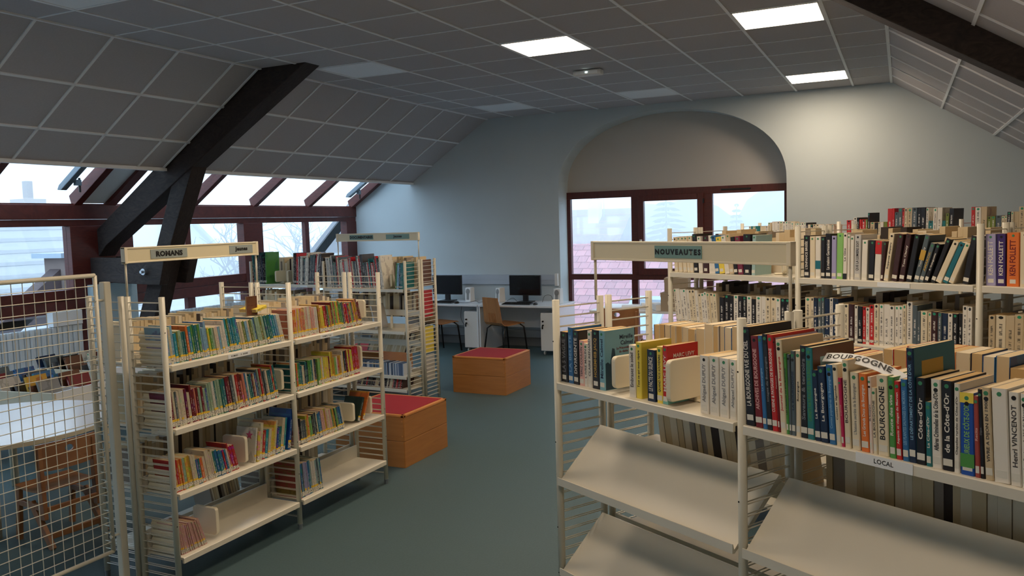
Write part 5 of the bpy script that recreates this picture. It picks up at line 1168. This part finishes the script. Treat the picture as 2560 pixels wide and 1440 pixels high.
rt = roof('tiled_roof', 'rose tiled roof just outside the arched window with a skylight set in it', -9.9, 2.0, 23.5, 1.09, 17, 0.27, 0.17, 0.30, 5.0)
for k in range(27): MB().box(0, 0.42, -0.10, 0.10, 0, 0.06).build('ridge_tile', M_RT[k % 3], rt, (k*0.44, 0, -0.01), bevel=0.02)
# skylight on that roof
sk = thing('roof_window', 'grey-framed skylight set in the rose tiled roof', 'window', (-6.55, 21.15, 1.09-2.35*0.63+0.05)); sk.rotation_euler = (math.atan2(0.17, 0.27), 0, 0)
f = MB(); f.box(0, 1.0, -1.35, -1.23, 0, 0.12); f.box(0, 1.0, -0.10, 0.06, 0, 0.14); f.box(0, 0.10, -1.35, 0, 0, 0.12); f.box(0.90, 1.0, -1.35, 0, 0, 0.12)
f.build('frame', M_LEAD, sk); MB().box(0.10, 0.90, -1.23, -0.10, 0.02, 0.07).build('pane', M_SLG, sk); MB().box(0.14, 0.86, -0.22, -0.12, 0.07, 0.10).build('vent_bar', M_GREYMET, sk)
# second roof farther
rt2 = thing('tiled_roof', 'pale far roof with a chimney beyond the rose tiled roof', 'roof', (-16.0, 40.0, 2.43))
MB().add([(-0.3,0,0),(3.8,0,0),(3.8,-6,-3.9),(3.4,-6,-3.9),(-0.3,-1.9,-1.235)], [(0,1,2,3,4)]).add([(-0.3,0,-0.1),(3.8,0,-0.1),(3.8,6,-3.9),(-0.3,6,-3.9)], [(0,1,2,3)]).build('roof_plane', M_RF, rt2)
for k in range(10):
    y = -0.5*(k+1); MB().box(max(-0.3, -0.3+(-y-1.9)*0.9), 3.8, y-0.02, y+0.03, -0.325*(k+1)+0.0, -0.325*(k+1)+0.04).build('tile_course', M_RT[1], rt2)
MB().box(0.6, 3.6, -5.0, 6, -6.5, -3.9).build('wall', M_RW, rt2)
ch = MB().box(1.75, 2.3, -1.1, -0.5, -0.9, 0.5).build('chimney', M_RW, rt2)
for k in range(3): MB().tube((1.85+k*0.17, -0.8, 0.5), (1.85+k*0.17, -0.8, 0.72), 0.06, 8).build('chimney_pot', M_BRICK, ch)
MB().tube((2.5, -0.8, -0.4), (2.5, -0.8, 0.75), 0.02, 6).build('aerial', M_LEAD, ch)
# trees and conifers beyond the arched window
def conifer(x, y, z, h, r, label, seed):
    rg = random.Random(seed); mb = MB(); n = int(h/0.28)
    for i in range(n):
        f = i/n; zz = z+h*f; rr = r*(1-f)+0.05; m = 9
        for k in range(m):
            a = 2*math.pi*(k+rg.random())/m; l = rr*rg.uniform(0.75, 1.1)
            c = Vector((x, y, zz)); tip = Vector((x+l*math.cos(a), y+l*math.sin(a), zz-0.25*l)); s_ = Vector((-math.sin(a), math.cos(a), 0))*l*0.22
            mb.add([c, c+(tip-c)*0.5+s_+Vector((0,0,0.05)), tip, c+(tip-c)*0.5-s_+Vector((0,0,0.05)), c+(tip-c)*0.5-Vector((0,0,0.12))], [(0,1,2,4),(0,4,2,3),(0,3,2,1)])
    o = mb.build('crown', M_CON); t = thing('conifer', label, 'tree', (x, y, -4)); o.parent = t; o.location = (-x, -y, 4)
    MB().tube((0, 0, 0), (0, 0, h+z+3.6), 0.12, 8, r2=0.02).build('trunk', M_BARK, t)
conifer(-11.6, 44, -3, 7.2, 3.2, 'hazy conifer beyond the roofs, left in the middle casement', 11); conifer(-8.2, 46, -3, 5.8, 2.2, 'smaller conifer right of the casement mullion', 12)
def blob_hill(x, y, z, rx, ry, rz_, name, label, mat, cat, seed):
    rg = random.Random(seed); bm = bmesh.new(); bmesh.ops.create_icosphere(bm, subdivisions=4, radius=1)
    for v in bm.verts:
        k = 1+0.05*math.sin(v.co.x*9+seed)+0.05*math.sin(v.co.z*11+v.co.y*7)+rg.uniform(-.02, .02); v.co = Vector((v.co.x*rx*k, v.co.y*ry*k, v.co.z*rz_*k))
    me = bpy.data.meshes.new(name); bm.to_mesh(me); bm.free(); me.materials.append(mat); return tag(link(name, me, None, (x, y, z)), label, cat)
blob_hill(-3.2, 60, -2, 8.5, 6, 7.6, 'leafy_tree', 'huge misty tree crown seen in the right pane of the arched window', M_CON, 'tree', 4)
blob_hill(-14, 58, -3, 5.5, 4, 6.2, 'leafy_tree', 'misty tree crown seen in the middle casement of the arched window', M_CON, 'tree', 6)
# west side: big grey roof, gable, dormer next door, bare trees
t = thing('grey_roof_house', 'pale grey roof filling the lower left window', 'house', (-22, 10.3, -4))
MB().prism([(0, 6.3), (9, 0.3), (9, 0.1), (-9, 0.1), (-9, 0.3)], 'y', -22, 5.9).build('roof_plane', M_RG, t)
for k in range(16): MB().box(0.45*k*1.0+0.3, 0.45*k+0.42, -22, 5.9, 6.3-0.30*k-0.26, 6.3-0.30*k-0.17).build('tile_course', M_RG, t)
MB().box(-8.5, 8.5, -21.6, 5.7, 0, 0.3).build('wall', M_RW, t)
c = MB().box(-0.3, 0.3, 4.3, 4.95, 5.9, 6.9).build('chimney', M_BRICK, t)
MB().box(-0.1, 0.1, 4.55, 4.72, 6.9, 7.4).build('chimney_pot', M_BRICK, c)
t = thing('gable_house', 'pale house gable between the struts of the timber truss', 'house', (-36, 30, -4))
MB().prism([(-3.6, 3.2), (0, 6.3), (3.6, 3.2), (3.4, 0), (-3.4, 0)], 'x', -4, 4).build('wall', M_RW, t)
MB().prism([(-3.9, 3.1), (0, 6.5), (3.9, 3.1), (3.9, 2.9), (0, 6.3), (-3.9, 2.9)], 'x', -4.3, 4.3).build('roof_plane', M_RG, t)
t = thing('neighbour_dormer', 'steep dark roof edge and white wall outside beside the end wall', 'house', (-9.2, 12.2, 0))
MB().prism([(-4.4, -2.2), (0.25, 2.28), (0.25, 2.02), (-4.4, -2.45)], 'y', -0.1, 0.06).build('barge_board', M_DW, t)
MB().prism([(-4.4, -2.25), (0.25, 2.23), (0.25, 2.30), (-4.4, -2.18)], 'y', -0.15, 6).build('roof_plane', M_RG, t)
MB().prism([(-4.3, -2.4), (0.2, 1.98), (0.2, -4), (-4.3, -4)], 'y', 0.06, 5.9).build('side_wall', M_DW, t)
MB().box(-0.62, 0.24, -0.06, 0.06, -4, 1.42).build('white_wall', M_RW, t)
MB().prism([(-0.75, 1.42), (-0.15, 1.98), (0.24, 1.98), (0.24, 1.42)], 'y', -0.10, 0.05).build('soffit', M_RG, t)
t = thing('outside_brace', 'dark weathered timber brace and brick pier outside the left window', 'brace', (-9.6, 6.85, 0))
MB().prism([(-1.6, 0.30), (-0.05, 1.44), (-0.05, 1.14), (-1.6, 0.02)], 'x', -0.1, 0.1).build('brace', M_DW, t)
MB().box(-0.2, 0.2, -0.05, 0.28, -4, 1.58).build('pier', M_BRICK, t); MB().box(-0.28, 0.28, -0.16, 0.38, 1.58, 1.64).build('cap', M_LEAD, t)
MB().box(-0.3, 0.1, -4.5, -0.05, 0.76, 0.86).build('gutter', M_DW, t)
def bare_tree(x, y, h, label, seed):
    rg = random.Random(seed); mb = MB(); tk = MB()
    def br(p, d, l, r, lv):
        q = p+d*l; (tk if lv == 0 else mb).tube(p, q, r, 5, r2=r*0.65)
        if lv >= 5: return
        for k in range(3 if lv < 4 else 2):
            a = Vector((rg.uniform(-1, 1), rg.uniform(-1, 1), rg.uniform(-0.25, 0.9))).normalized()
            br(q if k else p+d*l*0.8, (d*0.55+a*0.8).normalized(), l*rg.uniform(0.62, 0.8), r*0.6, lv+1)
    t = thing('bare_tree', label, 'tree', (x, y, -4)); br(Vector((0, 0, 0)), Vector((0, 0, 1)), h*0.36, 0.16, 0)
    tk.build('trunk', M_BARK, t); mb.build('branches', M_BARK, t)
bare_tree(-25, 26.0, 6.6, 'bare winter tree in haze, right of the timber truss', 21); bare_tree(-25.0, 30.5, 7.2, 'bare winter tree in haze, next to the neighbouring dormer', 22)
M_WIRE = smat('overhead_wire_black', rgb(60,60,66)); tag(MB().tube((-20, 7.2, 12), (-14, 8.6, 2.0), 0.012, 5).build('overhead_wire', M_WIRE), 'thin dark overhead wire seen through the sloping glass at left', 'wire')
# ------------------------------------------------------------ fog outside
if HAZE > 0:
    m = bpy.data.materials.new('winter_fog'); m.use_nodes = True; nt = m.node_tree
    for n in list(nt.nodes): nt.nodes.remove(n)
    o = nt.nodes.new('ShaderNodeOutputMaterial'); v = nt.nodes.new('ShaderNodeVolumeScatter'); v.inputs['Color'].default_value = (0.92, 0.955, 0.99, 1); v.inputs['Density'].default_value = HAZE
    nt.links.new(v.outputs[0], o.inputs['Volume'])
    tag(MB().box(-75, 40, 11.9, 75, -4.0, 14).box(-75, -11.0, -30, 11.85, -4.0, 14).build('winter_fog', m), 'pale winter fog hanging outside both windows', 'fog', None, 'stuff')
